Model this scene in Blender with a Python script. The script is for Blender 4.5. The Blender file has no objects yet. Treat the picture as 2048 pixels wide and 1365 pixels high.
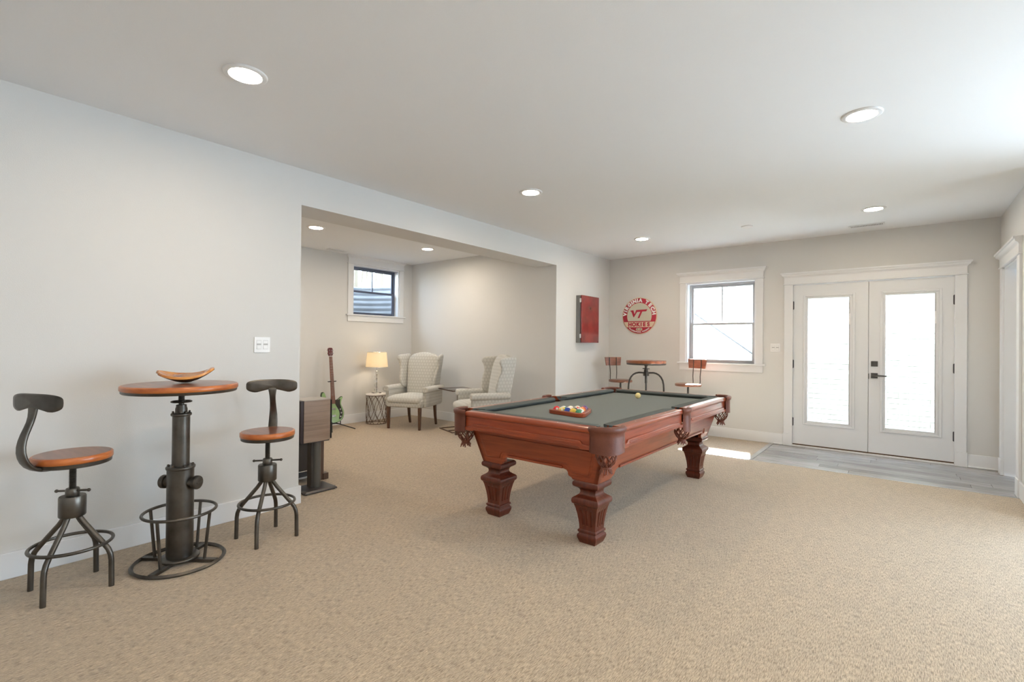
import bpy, bmesh, math, random
from mathutils import Vector, Matrix
random.seed(7)
C = bpy.context.scene.collection
PI = math.pi
S = bpy.context.scene

# ------------------------------------------------------------------ camera
YAW, PITCH, ROLL, FPX, CAMH = math.radians(38.8174), math.radians(0.2788), math.radians(0.5284), 972.36, 1.31
cy, sy, cp, sp = math.cos(YAW), math.sin(YAW), math.cos(PITCH), math.sin(PITCH)
fwd = Vector((-sy*cp, cy*cp, sp)); right = Vector((cy, sy, 0)); up = right.cross(fwd)
r_ = right*math.cos(ROLL)+up*math.sin(ROLL); u_ = -right*math.sin(ROLL)+up*math.cos(ROLL)
cam_data = bpy.data.cameras.new('camera'); cam = bpy.data.objects.new('camera', cam_data); C.objects.link(cam)
M = Matrix((( r_.x, u_.x, -fwd.x, 0), (r_.y, u_.y, -fwd.y, 0), (r_.z, u_.z, -fwd.z, CAMH), (0, 0, 0, 1)))
cam.matrix_world = M
cam_data.sensor_fit = 'HORIZONTAL'; cam_data.sensor_width = 36.0; cam_data.lens = FPX/2048*36.0
cam_data.clip_start = 0.05
S.camera = cam

# ------------------------------------------------------------------ world, sun, exposure
S.view_settings.view_transform = 'Standard'; S.view_settings.look = 'None'
S.view_settings.gamma = 1.0; S.view_settings.use_curve_mapping = False
S.view_settings.exposure = 0.30
SKY = 13.0; SUN = 1200.0; CAN = 175.0; FILL = 300.0
w = bpy.data.worlds.new('sky'); S.world = w; w.use_nodes = True
nt = w.node_tree; nt.nodes.clear()
o = nt.nodes.new('ShaderNodeOutputWorld'); b = nt.nodes.new('ShaderNodeBackground')
g = nt.nodes.new('ShaderNodeTexCoord'); mp = nt.nodes.new('ShaderNodeSeparateXYZ'); cr = nt.nodes.new('ShaderNodeValToRGB')
nt.links.new(g.outputs['Generated'], mp.inputs[0]); nt.links.new(mp.outputs['Z'], cr.inputs[0])
cr.color_ramp.elements[0].color = (0.72, 0.865, 1.0, 1); cr.color_ramp.elements[1].color = (0.60, 0.78, 1.0, 1)
nt.links.new(cr.outputs[0], b.inputs[0]); b.inputs[1].default_value = SKY; nt.links.new(b.outputs[0], o.inputs[0])
sun = bpy.data.lights.new('sun', 'SUN'); sun.energy = SUN; sun.angle = 0.009; sun.color = (0.77, 0.89, 1.0)
so = bpy.data.objects.new('sun', sun); C.objects.link(so)
so.rotation_euler = Vector((0.20, -1.0, -1.58)).to_track_quat('-Z', 'Y').to_euler()
# added fill spot outside the view, pointed up at the ceiling behind the camera
fl = bpy.data.lights.new('fill_spot', 'SPOT'); fl.energy = FILL; fl.spot_size = 1.9; fl.spot_blend = 1.0; fl.shadow_soft_size = 0.08
fl.color = (1.0, 1.0, 1.0)
fo = bpy.data.objects.new('fill_spot', fl); C.objects.link(fo); fo.location = (1.4, -0.3, 1.5)
fo.rotation_euler = Vector((0.1, -0.25, 1)).to_track_quat('-Z', 'Y').to_euler()
def portal(loc, d, sx, sz):
    l = bpy.data.lights.new('daylight_portal', 'AREA'); l.shape = 'RECTANGLE'; l.size = sx; l.size_y = sz
    l.cycles.is_portal = True
    ob = bpy.data.objects.new('daylight_portal', l); C.objects.link(ob); ob.location = loc
    ob.rotation_euler = Vector(d).to_track_quat('-Z', 'Z').to_euler()

# ------------------------------------------------------------------ materials
def newmat(name):
    m = bpy.data.materials.new(name); m.use_nodes = True
    n = m.node_tree; return m, n, n.nodes['Principled BSDF']
def mat(name, col, rough=0.5, metal=0.0, noise=0.0, nscale=8.0, stretch=(1, 1, 1), col2=None, bump=0.0, bscale=None,
        coat=0.0, spec=0.5, detail=4.0, sheen=0.0, rnd=0.0):
    m, n, p = newmat(name); L = n.links.new
    p.inputs['Base Color'].default_value = (*col, 1); p.inputs['Roughness'].default_value = rough
    p.inputs['Metallic'].default_value = metal; p.inputs['Coat Weight'].default_value = coat
    p.inputs['Coat Roughness'].default_value = 0.12
    p.inputs['Specular IOR Level'].default_value = spec; p.inputs['Sheen Weight'].default_value = sheen
    tc = n.nodes.new('ShaderNodeTexCoord'); mpp = n.nodes.new('ShaderNodeMapping'); mpp.inputs['Scale'].default_value = stretch
    L(tc.outputs['Object'], mpp.inputs[0]); last = None
    if rnd:
        oi = n.nodes.new('ShaderNodeObjectInfo'); va = n.nodes.new('ShaderNodeVectorMath'); va.operation = 'ADD'
        sc = n.nodes.new('ShaderNodeVectorMath'); sc.operation = 'SCALE'; sc.inputs[0].default_value = (7, 13, 5)
        L(oi.outputs['Random'], sc.inputs['Scale']); L(tc.outputs['Object'], va.inputs[0]); L(sc.outputs[0], va.inputs[1]); L(va.outputs[0], mpp.inputs[0])
    if noise or col2:
        nz = n.nodes.new('ShaderNodeTexNoise'); nz.inputs['Scale'].default_value = nscale; nz.inputs['Detail'].default_value = detail
        L(mpp.outputs[0], nz.inputs['Vector'])
        rp = n.nodes.new('ShaderNodeValToRGB')
        c2 = col2 or tuple(c*(1-noise) for c in col)
        rp.color_ramp.elements[0].position = 0.35; rp.color_ramp.elements[1].position = 0.65
        rp.color_ramp.elements[0].color = (*c2, 1); rp.color_ramp.elements[1].color = (*col, 1)
        L(nz.outputs['Fac'], rp.inputs[0]); last = rp.outputs[0]
        if rnd:
            hs = n.nodes.new('ShaderNodeHueSaturation'); mr = n.nodes.new('ShaderNodeMapRange')
            mr.inputs['To Min'].default_value = 1-rnd; mr.inputs['To Max'].default_value = 1+rnd
            L(oi.outputs['Random'], mr.inputs[0]); L(mr.outputs[0], hs.inputs['Value']); L(last, hs.inputs['Color']); last = hs.outputs[0]
        L(last, p.inputs['Base Color'])
    if bump:
        nb = n.nodes.new('ShaderNodeTexNoise'); nb.inputs['Scale'].default_value = bscale or nscale*3; nb.inputs['Detail'].default_value = 3
        L(mpp.outputs[0], nb.inputs['Vector']); bp = n.nodes.new('ShaderNodeBump'); bp.inputs['Strength'].default_value = 1
        bp.inputs['Distance'].default_value = bump; L(nb.outputs['Fac'], bp.inputs['Height']); L(bp.outputs[0], p.inputs['Normal'])
    return m
def emit(name, col, st):
    m, n, p = newmat(name); p.inputs['Base Color'].default_value = (*col, 1)
    p.inputs['Emission Color'].default_value = (*col, 1); p.inputs['Emission Strength'].default_value = st
    return m
def glass(name, tint=(1, 1, 1), rough=0.0, thin=True):
    m, n, p = newmat(name); L = n.links.new
    if thin:
        n.nodes.remove(p); out = n.nodes['Material Output']
        t = n.nodes.new('ShaderNodeBsdfTransparent'); t.inputs[0].default_value = (*tint, 1)
        gl = n.nodes.new('ShaderNodeBsdfGlossy'); gl.inputs['Roughness'].default_value = 0.02
        lw = n.nodes.new('ShaderNodeLayerWeight'); pw = n.nodes.new('ShaderNodeMath'); pw.operation = 'POWER'; pw.inputs[1].default_value = 5; L(lw.outputs['Facing'], pw.inputs[0])
        f = n.nodes.new('ShaderNodeMath'); f.operation = 'MULTIPLY_ADD'; f.inputs[1].default_value = 0.9; f.inputs[2].default_value = 0.03; L(pw.outputs[0], f.inputs[0])
        mx = n.nodes.new('ShaderNodeMixShader'); L(f.outputs[0], mx.inputs[0]); L(t.outputs[0], mx.inputs[1]); L(gl.outputs[0], mx.inputs[2]); L(mx.outputs[0], out.inputs[0])
    else:
        p.inputs['Base Color'].default_value = (*tint, 1); p.inputs['Transmission Weight'].default_value = 1; p.inputs['Roughness'].default_value = rough
    return m

WALL = mat('wall_paint', (0.715, 0.715, 0.705), 0.75, noise=0.01, nscale=2, bump=0.0004, bscale=180)
CEIL = mat('ceiling_paint', (0.87, 0.89, 0.915), 0.85, bump=0.0003, bscale=150)
TRIM = mat('trim_paint', (0.83, 0.845, 0.865), 0.35, bump=0.0001, bscale=60)
DOORP = mat('door_paint', (0.79, 0.81, 0.835), 0.4, bump=0.0001, bscale=60)
PLASTIC = mat('white_plastic', (0.85, 0.85, 0.85), 0.3)
LENS = emit('lamp_lens', (1.0, 0.81, 0.59), CAN)
LENSB = emit('lamp_lens_alcove', (1.0, 0.84, 0.66), CAN*1.4)
IRON = mat('gunmetal_iron', (0.15, 0.138, 0.122), 0.34, 0.85, col2=(0.075, 0.068, 0.06), nscale=7, bump=0.0004, bscale=40)
DARKIRON = mat('dark_iron', (0.045, 0.042, 0.04), 0.45, 0.6)
BRONZE = mat('bronze_wire', (0.12, 0.07, 0.045), 0.4, 0.7)
TOPWOOD = mat('stained_top_wood', (0.26, 0.085, 0.035), 0.28, col2=(0.15, 0.042, 0.017), nscale=3.0, stretch=(1, 9, 1), coat=0.3, detail=6)
EDGEWOOD = mat('honey_edge_wood', (0.58, 0.175, 0.038), 0.32, col2=(0.38, 0.095, 0.022), nscale=10, stretch=(1, 1, 6), coat=0.3)
CHERRY = mat('cherry_wood', (0.36, 0.070, 0.022), 0.28, col2=(0.24, 0.042, 0.014), nscale=3.5, stretch=(1, 14, 14), coat=0.28, detail=6, spec=0.5)
CHERRYY = mat('cherry_wood_long', (0.34, 0.068, 0.024), 0.28, col2=(0.23, 0.042, 0.015), nscale=3.5, stretch=(14, 1, 14), coat=0.65, detail=6, spec=0.5)
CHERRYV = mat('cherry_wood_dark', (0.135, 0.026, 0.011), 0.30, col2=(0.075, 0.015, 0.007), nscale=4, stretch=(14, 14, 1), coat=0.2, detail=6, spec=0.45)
CLOTH = mat('dark_green_grey_cloth', (0.190, 0.207, 0.202), 0.95, noise=0.08, nscale=300, spec=0.15)
CUSH = mat('cushion_cloth_shaded', (0.105, 0.118, 0.115), 0.9, noise=0.1, nscale=300, spec=0.2)  # same cloth, darkened to put the cushions' shade into the colour
LEATHER = mat('brown_leather', (0.155, 0.045, 0.024), 0.45, col2=(0.105, 0.028, 0.015), nscale=14, bump=0.0006, bscale=120)
NETL = mat('net_leather', (0.17, 0.05, 0.028), 0.5)
BLACK = mat('black_satin', (0.02, 0.02, 0.022), 0.35)
BLACKGL = mat('black_gloss', (0.03, 0.03, 0.035), 0.12, coat=0.5)
SILVER = mat('silver_trim', (0.7, 0.7, 0.7), 0.25, 0.9)
ALU = mat('aluminium_grey', (0.42, 0.43, 0.45), 0.4, 0.3)
SASH = mat('sash_grey', (0.42, 0.43, 0.45), 0.45)
SASHD = mat('sash_dark_blue_grey', (0.10, 0.12, 0.18), 0.45)
GLASS = glass('window_glass', (0.97, 0.98, 0.98))
CRYSTAL = glass('crystal', (1, 1, 1), 0.0, False)
HANDLE = mat('dark_bronze_handle', (0.09, 0.088, 0.085), 0.4, 0.7)
LEGWOOD = mat('walnut_leg_wood', (0.13, 0.065, 0.035), 0.3, col2=(0.08, 0.035, 0.02), nscale=6, stretch=(8, 8, 1), coat=0.3)
THRESH = mat('threshold_oak', (0.38, 0.22, 0.10), 0.5, col2=(0.25, 0.13, 0.06), nscale=6, stretch=(1, 12, 1))
CONCR = mat('pale_concrete', (0.62, 0.60, 0.56), 0.9, noise=0.15, nscale=5, bump=0.002, bscale=30)
BRICK = mat('painted_brick', (0.50, 0.48, 0.40), 0.85, noise=0.06, nscale=9, bump=0.004, bscale=25, rnd=0.05)
MORTAR = mat('painted_mortar', (0.36, 0.345, 0.28), 0.95, noise=0.08, nscale=9)
GALV = mat('galvanised_steel', (0.15, 0.155, 0.165), 0.5, 0.0, noise=0.2, nscale=4)
BARK = mat('tree_bark', (0.025, 0.024, 0.023), 0.9, noise=0.4, nscale=6)
GROUND = mat('woodland_ground', (0.25, 0.21, 0.15), 0.95, noise=0.4, nscale=3)

def carpet_mat():
    m, n, p = newmat('loop_carpet'); L = n.links.new
    p.inputs['Roughness'].default_value = 0.95; p.inputs['Specular IOR Level'].default_value = 0.15; p.inputs['Sheen Weight'].default_value = 0.4
    tc = n.nodes.new('ShaderNodeTexCoord')
    def nz(scale, st, det, w0, w1, c0, c1):
        mp_ = n.nodes.new('ShaderNodeMapping'); mp_.inputs['Scale'].default_value = st; L(tc.outputs['Object'], mp_.inputs[0])
        t = n.nodes.new('ShaderNodeTexNoise'); t.inputs['Scale'].default_value = scale; t.inputs['Detail'].default_value = det
        t.inputs['Roughness'].default_value = 0.6; L(mp_.outputs[0], t.inputs['Vector'])
        r = n.nodes.new('ShaderNodeValToRGB'); r.color_ramp.elements[0].position = w0; r.color_ramp.elements[1].position = w1
        r.color_ramp.elements[0].color = (*c0, 1); r.color_ramp.elements[1].color = (*c1, 1); L(t.outputs['Fac'], r.inputs[0]); return r.outputs[0], t.outputs['Fac']
    a, af = nz(300, (1, 0.11, 1), 3, 0.34, 0.58, (0.22, 0.157, 0.097), (0.56, 0.44, 0.303))
    b_, bf = nz(210, (1, 0.6, 1), 2, 0.3, 0.7, (0.80, 0.80, 0.80), (1.12, 1.12, 1.12))
    c_, cf = nz(22, (1, 0.25, 1), 4, 0.3, 0.7, (0.90, 0.90, 0.91), (1.07, 1.07, 1.06))
    m1 = n.nodes.new('ShaderNodeMix'); m1.data_type = 'RGBA'; m1.blend_type = 'MULTIPLY'; m1.inputs[0].default_value = 1; L(a, m1.inputs[6]); L(b_, m1.inputs[7])
    m2 = n.nodes.new('ShaderNodeMix'); m2.data_type = 'RGBA'; m2.blend_type = 'MULTIPLY'; m2.inputs[0].default_value = 1; L(m1.outputs[2], m2.inputs[6]); L(c_, m2.inputs[7])
    L(m2.outputs[2], p.inputs['Base Color'])
    bp = n.nodes.new('ShaderNodeBump'); bp.inputs['Distance'].default_value = 0.004; bp.inputs['Strength'].default_value = 0.8
    L(af, bp.inputs['Height']); L(bp.outputs[0], p.inputs['Normal'])
    return m
CARPET = carpet_mat()
PLANK = mat('grey_vinyl_plank', (0.37, 0.36, 0.36), 0.25, col2=(0.22, 0.213, 0.215), nscale=4, stretch=(1, 10, 1), rnd=0.30, detail=6, coat=0.15)

def fabric_mat():
    m, n, p = newmat('floral_weave_fabric'); L = n.links.new
    p.inputs['Roughness'].default_value = 0.9; p.inputs['Sheen Weight'].default_value = 0.2; p.inputs['Specular IOR Level'].default_value = 0.2
    tc = n.nodes.new('ShaderNodeTexCoord'); sx = n.nodes.new('ShaderNodeSeparateXYZ'); L(tc.outputs['Object'], sx.inputs[0])
    def mth(op, a, b=None):
        q = n.nodes.new('ShaderNodeMath'); q.operation = op
        for i, v in enumerate((a, b)):
            if v is None: continue
            if isinstance(v, (int, float)): q.inputs[i].default_value = v
            else: L(v, q.inputs[i])
        return q.outputs[0]
    P = 0.047
    ns = n.nodes.new('ShaderNodeSeparateXYZ'); L(tc.outputs['Normal'], ns.inputs[0])
    side = mth('GREATER_THAN', mth('ABSOLUTE', ns.outputs['X']), 0.62); topf = mth('GREATER_THAN', mth('ABSOLUTE', ns.outputs['Z']), 0.72)
    uu = mth('ADD', mth('MULTIPLY', sx.outputs['X'], mth('SUBTRACT', 1, side)), mth('MULTIPLY', sx.outputs['Y'], side))
    v = mth('ADD', mth('MULTIPLY', sx.outputs['Z'], mth('SUBTRACT', 1, topf)), mth('MULTIPLY', sx.outputs['Y'], topf))
    row = mth('FLOOR', mth('DIVIDE', v, P))
    xo = mth('ADD', uu, mth('MULTIPLY', mth('MODULO', mth('ABSOLUTE', row), 2), P/2))
    fx = mth('SUBTRACT', mth('FRACT', mth('DIVIDE', xo, P)), 0.5); fz = mth('SUBTRACT', mth('FRACT', mth('DIVIDE', v, P)), 0.5)
    r = mth('SQRT', mth('ADD', mth('MULTIPLY', fx, fx), mth('MULTIPLY', fz, fz)))
    an = mth('ARCTAN2', fz, fx)
    pet = mth('ABSOLUTE', mth('COSINE', mth('MULTIPLY', an, 4)))
    star = mth('LESS_THAN', r, mth('ADD', 0.10, mth('MULTIPLY', mth('POWER', pet, 3), 0.33)))
    hole = mth('GREATER_THAN', r, 0.08)
    f = mth('MULTIPLY', star, hole)
    mx = n.nodes.new('ShaderNodeMix'); mx.data_type = 'RGBA'; L(f, mx.inputs[0])
    mx.inputs[6].default_value = (0.52, 0.515, 0.48, 1); mx.inputs[7].default_value = (0.70, 0.695, 0.66, 1)
    L(mx.outputs[2], p.inputs['Base Color'])
    nb = n.nodes.new('ShaderNodeTexNoise'); nb.inputs['Scale'].default_value = 250; L(tc.outputs['Object'], nb.inputs['Vector'])
    bp = n.nodes.new('ShaderNodeBump'); bp.inputs['Distance'].default_value = 0.001; L(nb.outputs['Fac'], bp.inputs['Height']); L(bp.outputs[0], p.inputs['Normal'])
    return m
FABRIC = fabric_mat()

# ------------------------------------------------------------------ mesh builder
class MB:
    def __init__(s, T=None): s.bm = bmesh.new(); s.T = T
    def _v(s, co):
        co = Vector(co)
        return s.bm.verts.new(s.T(co) if s.T else co)
    def face(s, vs):
        try: return s.bm.faces.new(vs)
        except ValueError: return None
    def box(s, x0, x1, y0, y1, z0, z1):
        v = [s._v((x, y, z)) for x in (x0, x1) for y in (y0, y1) for z in (z0, z1)]
        for f in ((0, 1, 3, 2), (4, 6, 7, 5), (0, 4, 5, 1), (2, 3, 7, 6), (0, 2, 6, 4), (1, 5, 7, 3)): s.face([v[i] for i in f])
        return s
    def rings(s, rings, closed=True, cap=True):
        R = [[s._v(p) for p in ring] for ring in rings]; n = len(R[0])
        for a, b in zip(R, R[1:]):
            for i in range(n if closed else n-1): s.face([a[i], a[(i+1) % n], b[(i+1) % n], b[i]])
        if cap and closed: s.face(R[0][::-1]); s.face(R[-1])
        return s
    def loop_rings(s, rings):
        R = [[s._v(p) for p in ring] for ring in rings]; n = len(R[0]); m = len(R)
        for k in range(m):
            a, b = R[k], R[(k+1) % m]
            for i in range(n): s.face([a[i], a[(i+1) % n], b[(i+1) % n], b[i]])
        return s
    def lathe(s, prof, c=(0, 0, 0), n=32, cap=True):
        return s.rings([[(c[0]+r*math.cos(2*PI*i/n), c[1]+r*math.sin(2*PI*i/n), c[2]+z) for i in range(n)] for r, z in prof], cap=cap)
    def sqlathe(s, prof, c=(0, 0, 0)):
        return s.rings([[(c[0]+a*r, c[1]+b*r, c[2]+z) for a, b in ((-1, -1), (1, -1), (1, 1), (-1, 1))] for r, z in prof])
    def cyl(s, p0, p1, r0, r1=None, n=16):
        return s.tube([p0, p1], r0 if r1 is None else [r0, r1], n)
    def tube(s, pts, r, n=10, closed=False, flat=1.0, upv=None):
        pts = [Vector(p) for p in pts]; m = len(pts); rings = []
        ref = None
        for i, p in enumerate(pts):
            if closed: t = pts[(i+1) % m]-pts[i-1]
            else: t = pts[min(i+1, m-1)]-pts[max(i-1, 0)]
            t.normalize()
            if ref is None:
                ref = Vector(upv) if upv else (Vector((0, 0, 1)) if abs(t.z) < 0.9 else Vector((1, 0, 0)))
            if upv: ref = Vector(upv)
            a = ref-t*ref.dot(t); a.normalize(); ref = a; b = t.cross(a)
            rr = r[i] if isinstance(r, (list, tuple)) else r
            rings.append([p+a*(math.cos(2*PI*k/n)*rr*flat)+b*(math.sin(2*PI*k/n)*rr) for k in range(n)])
        return s.loop_rings(rings) if closed else s.rings(rings)
    def ring(s, c, R, r, n=48, k=10, zf=1.0):
        return s.loop_rings([[(c[0]+(R+r*math.cos(2*PI*j/k))*math.cos(2*PI*i/n), c[1]+(R+r*math.cos(2*PI*j/k))*math.sin(2*PI*i/n), c[2]+zf*r*math.sin(2*PI*j/k)) for j in range(k)] for i in range(n)])
    def prism(s, pts, a0, a1, axis='z'):
        f = {'z': lambda p, a: (p[0], p[1], a), 'y': lambda p, a: (p[0], a, p[1]), 'x': lambda p, a: (a, p[0], p[1])}[axis]
        A = [s._v(f(p, a0)) for p in pts]; B = [s._v(f(p, a1)) for p in pts]; n = len(pts)
        s.face(A); s.face(B[::-1])
        for i in range(n): s.face([A[i], B[i], B[(i+1) % n], A[(i+1) % n]])
        return s
    def sphere(s, c, r, nu=20, nv=12, sc=(1, 1, 1)):
        prof = [(r*math.sin(PI*j/nv), -r*math.cos(PI*j/nv)) for j in range(nv+1)]
        prof[0] = (1e-5, prof[0][1]); prof[-1] = (1e-5, prof[-1][1])
        return s.rings([[(c[0]+sc[0]*q*math.cos(2*PI*i/nu), c[1]+sc[1]*q*math.sin(2*PI*i/nu), c[2]+sc[2]*z) for i in range(nu)] for q, z in prof])
    def mesh(s, name, smooth=None):
        bmesh.ops.recalc_face_normals(s.bm, faces=s.bm.faces[:])
        me = bpy.data.meshes.new(name); s.bm.to_mesh(me); s.bm.free()
        return me
    def build(s, name, m, parent=None, bevel=0, seg=2, smooth=False, loc=(0, 0, 0), rot=(0, 0, 0), sub=0, ang=0.6, label=None):
        me = s.mesh(name)
        for mm in (m if isinstance(m, (list, tuple)) else [m]): me.materials.append(mm)
        ob = bpy.data.objects.new(name, me); C.objects.link(ob); ob.location = loc; ob.rotation_euler = rot
        if parent: ob.parent = parent
        if bevel:
            bv = ob.modifiers.new('bevel', 'BEVEL'); bv.width = bevel; bv.segments = seg; bv.limit_method = 'ANGLE'; bv.angle_limit = 0.5
        if sub:
            sb = ob.modifiers.new('subdivision', 'SUBSURF'); sb.levels = sub; sb.render_levels = sub
        if smooth or bevel or sub:
            me.polygons.foreach_set('use_smooth', [True]*len(me.polygons))
            if not sub:
                bmx = bmesh.new(); bmx.from_mesh(me)
                for e in bmx.edges:
                    if len(e.link_faces) == 2 and e.calc_face_angle(0) > ang: e.smooth = False
                bmx.to_mesh(me); bmx.free()
        if label: ob['label'] = label
        return ob
def tag(ob, label, cat, group=None, kind=None):
    if label: ob['label'] = label
    if cat: ob['category'] = cat
    if group: ob['group'] = group
    if kind: ob['kind'] = kind
    return ob
def thing(name, label, cat, loc=(0, 0, 0), rz=0, group=None, kind=None):
    ob = bpy.data.objects.new(name, None); ob.empty_display_size = 0.1; C.objects.link(ob); ob.location = loc; ob.rotation_euler = (0, 0, rz)
    return tag(ob, label, cat, group, kind)
def copy_tree(src, loc, rz, label, group=None):
    def rec(o, parent):
        c = o.copy(); C.objects.link(c)
        if parent is not None: c.parent = parent
        for k in kids.get(o, []): rec(k, c)
        return c
    kids = {}
    for o in list(C.objects):
        if o.parent: kids.setdefault(o.parent, []).append(o)
    c = rec(src, None); c.location = loc; c.rotation_euler = (0, 0, rz); c['label'] = label
    if group: c['group'] = group
    return c
def arc(c, r, a0, a1, n):
    return [(c[0]+r*math.cos(a0+(a1-a0)*i/n), c[1]+r*math.sin(a0+(a1-a0)*i/n)) for i in range(n+1)]

# ================================================================== THE SETTING
XL, YB, XR, ZC = -3.806, 7.293, 0.809, 2.712
XN, YN, YO0, ZH, XLI = -6.937, 5.715, 1.992, 2.418, -4.172
XE, YS, YE = 4.6, -2.6, 5.45       # room goes on to the right and behind the camera
PX0, PY0 = -1.345, 6.07            # vinyl area in front of the doors
# floor (carpet) with cut-out for the vinyl
fm = MB()
for x0, x1, y0, y1 in ((XL-0.45, PX0-0.055, YS-0.2, YB+0.02), (PX0-0.055, XR+0.15, YS-0.2, PY0), (XR+0.15, XE+0.2, YS-0.2, YE+0.15), (XN-0.15, XL-0.45, 0.4, YN+0.15)):
    fm.box(x0, x1, y0, y1, -0.06, 0.0)
floor = fm.build('floor', CARPET); tag(floor, 'beige brown streaked loop carpet over the whole basement', 'floor', kind='structure')
sub = MB().box(PX0-0.06, XR+0.2, PY0-0.01, YB+0.02, -0.05, -0.012).build('subfloor', BLACK, floor)
rows = 8; rw = (YB-0.01-PY0-0.012)/rows
rnd = random.Random(3)
for i in range(rows):
    y0 = PY0+0.012+i*rw; x = PX0-rnd.uniform(0.1, 1.0)
    while x < XR+0.11:
        x1 = x+1.22; a, b2 = max(x, PX0), min(x1, XR+0.11)
        if b2-a > 0.03: MB().box(a+0.0008, b2-0.0008, y0+0.0008, y0+rw-0.0008, -0.012, -0.001).build('plank', PLANK, floor, bevel=0.0008, seg=1)
        x = x1
ts = MB().box(PX0-0.053, PX0-0.002, PY0-0.01, YB-0.015, -0.01, 0.004).build('trim_1', mat('grey_transition', (0.42, 0.41, 0.40), 0.35, noise=0.15, nscale=6, stretch=(10, 1, 1)), bevel=0.004)
tag(ts, 'grey transition strip between carpet and vinyl planks', 'trim', kind='structure')
ts = MB().box(PX0-0.053, XR+0.11, PY0-0.006, PY0+0.010, -0.01, 0.002).build('trim_2', ALU, bevel=0.002)
tag(ts, 'thin metal strip along the front edge of the vinyl planks', 'trim', kind='structure')
ce = MB().box(XN-0.15, XE+0.2, YS-0.2, YB+0.15, ZC, ZC+0.15).build('ceiling', CEIL); tag(ce, 'plain white flat ceiling', 'ceiling', kind='structure')
# walls
WN = (4.500, 5.425, 1.760, 2.570)   # niche window y0 y1 z0 z1
WB = (-2.528, -1.575, 1.055, 2.228)  # back window x0 x1 z0 z1
DB = (-1.128, 0.445, 0.0, 2.107)     
DR = (6.219, 7.065, 0.0, 2.135)      # right doorway y0 y1
m_ = MB()
m_.box(XLI, XL, YS, YO0, 0, ZC).box(XLI, XL, YO0, YN, ZH, ZC).box(XLI, XL, YN, YB+0.14, 0, ZC)
tag(m_.build('wall_left', WALL), 'greige left wall with the wide cased-free opening into the alcove', 'wall', kind='structure')
YBo = YB+0.14
m_ = MB(); m_.box(XL, WB[0], YB, YBo, 0, ZC).box(WB[0], WB[1], YB, YBo, 0, WB[2]).box(WB[0], WB[1], YB, YBo, WB[3], ZC)
m_.box(WB[1], DB[0]-0.03, YB, YBo, 0, ZC).box(DB[0]-0.03, DB[1]+0.03, YB, YBo, DB[3]+0.03, ZC).box(DB[1]+0.03, XR+0.12, YB, YBo, 0, ZC)
tag(m_.build('wall_back', WALL), 'pale grey back wall with the window and glazed double doors', 'wall', kind='structure')
XRo = XR+0.115
m_ = MB(); m_.box(XR, XRo, DR[1], YB, 0, ZC).box(XR, XRo, DR[0], DR[1], DR[3], ZC).box(XR, XRo, YE-0.1, DR[0], 0, ZC)
tag(m_.build('wall_right', WALL), 'pale wall at the right edge with white cased doorway', 'wall', kind='structure')
m_ = MB(); m_.box(XRo, 1.2, YE-0.1, YE+0.02, 0, ZC).box(4.4, XE+0.12, YE-0.1, YE+0.02, 0, ZC).box(1.2, 4.4, YE-0.1, YE+0.02, 2.12, ZC)
tag(m_.build('wall_side', WALL), 'greige return wall right of the doorway, beyond the frame', 'wall', kind='structure')
m_ = MB(); EW = (3.5, 4.8, 0.45, 2.35)
m_.box(XE, XE+0.12, YS, EW[0], 0, ZC).box(XE, XE+0.12, EW[1], YE, 0, ZC).box(XE, XE+0.12, EW[0], EW[1], 0, EW[2]).box(XE, XE+0.12, EW[0], EW[1], EW[3], ZC)
tag(m_.build('wall_east', WALL), 'greige wall with an added wide window, beyond the frame', 'wall', kind='structure')
m_ = MB(); m_.box(XLI, XE+0.12, YS-0.12, YS, 0, ZC)
tag(m_.build('wall_rear', WALL), 'greige wall behind the viewer', 'wall', kind='structure')
m_ = MB(); m_.box(XN-0.14, XN, 0.4, WN[0], 0, ZC).box(XN-0.14, XN, WN[1], YN+0.12, 0, ZC).box(XN-0.14, XN, WN[0], WN[1], 0, WN[2]).box(XN-0.14, XN, WN[0], WN[1], WN[3], ZC)
tag(m_.build('wall_niche_back', WALL), 'alcove wall behind lamp and guitar with the high small window', 'wall', kind='structure')
m_ = MB(); m_.box(XN, XLI, YN, YN+0.12, 0, ZC)
tag(m_.build('wall_niche_right', WALL), 'alcove side wall behind the two armchairs', 'wall', kind='structure')
m_ = MB(); m_.box(XN, XLI, 0.4, 0.52, 0, ZC)
tag(m_.build('wall_niche_left', WALL), 'alcove side wall hidden behind the left wall', 'wall', kind='structure')
# baseboards: profile swept boxes
def baseboard(name, segs, label):
    m = MB()
    for x0, x1, y0, y1 in segs: m.box(x0, x1, y0, y1, 0.0, 0.143)
    tag(m.build(name, TRIM, bevel=0.004), label, 'baseboard', kind='structure')
t = 0.016
baseboard('baseboard_left', [(XL, XL+t, YS, YO0+t), (XLI, XL, YO0, YO0+t), (XL, XL+t, YN-t, YB)], 'white baseboard along the left wall')
baseboard('baseboard_back', [(XL+t, DB[0]-0.1085, YB-t, YB), (DB[1]+0.1085, XR, YB-t, YB)], 'white baseboard along the back wall')
baseboard('baseboard_niche', [(XN, XN+t, 0.52, YN), (XN+t, XL, YN-t, YN)], 'white baseboard around the alcove')
baseboard('baseboard_right', [(XR-t, XR, 7.20, YB), (XR-t, XR, YE-0.1, DR[0]-0.13)], 'white baseboard on the right wall')
baseboard('baseboard_rear', [(XL, XE, YS, YS+t), (XE-t, XE, YS, YE-0.1)], 'white baseboard behind the viewer')
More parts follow.
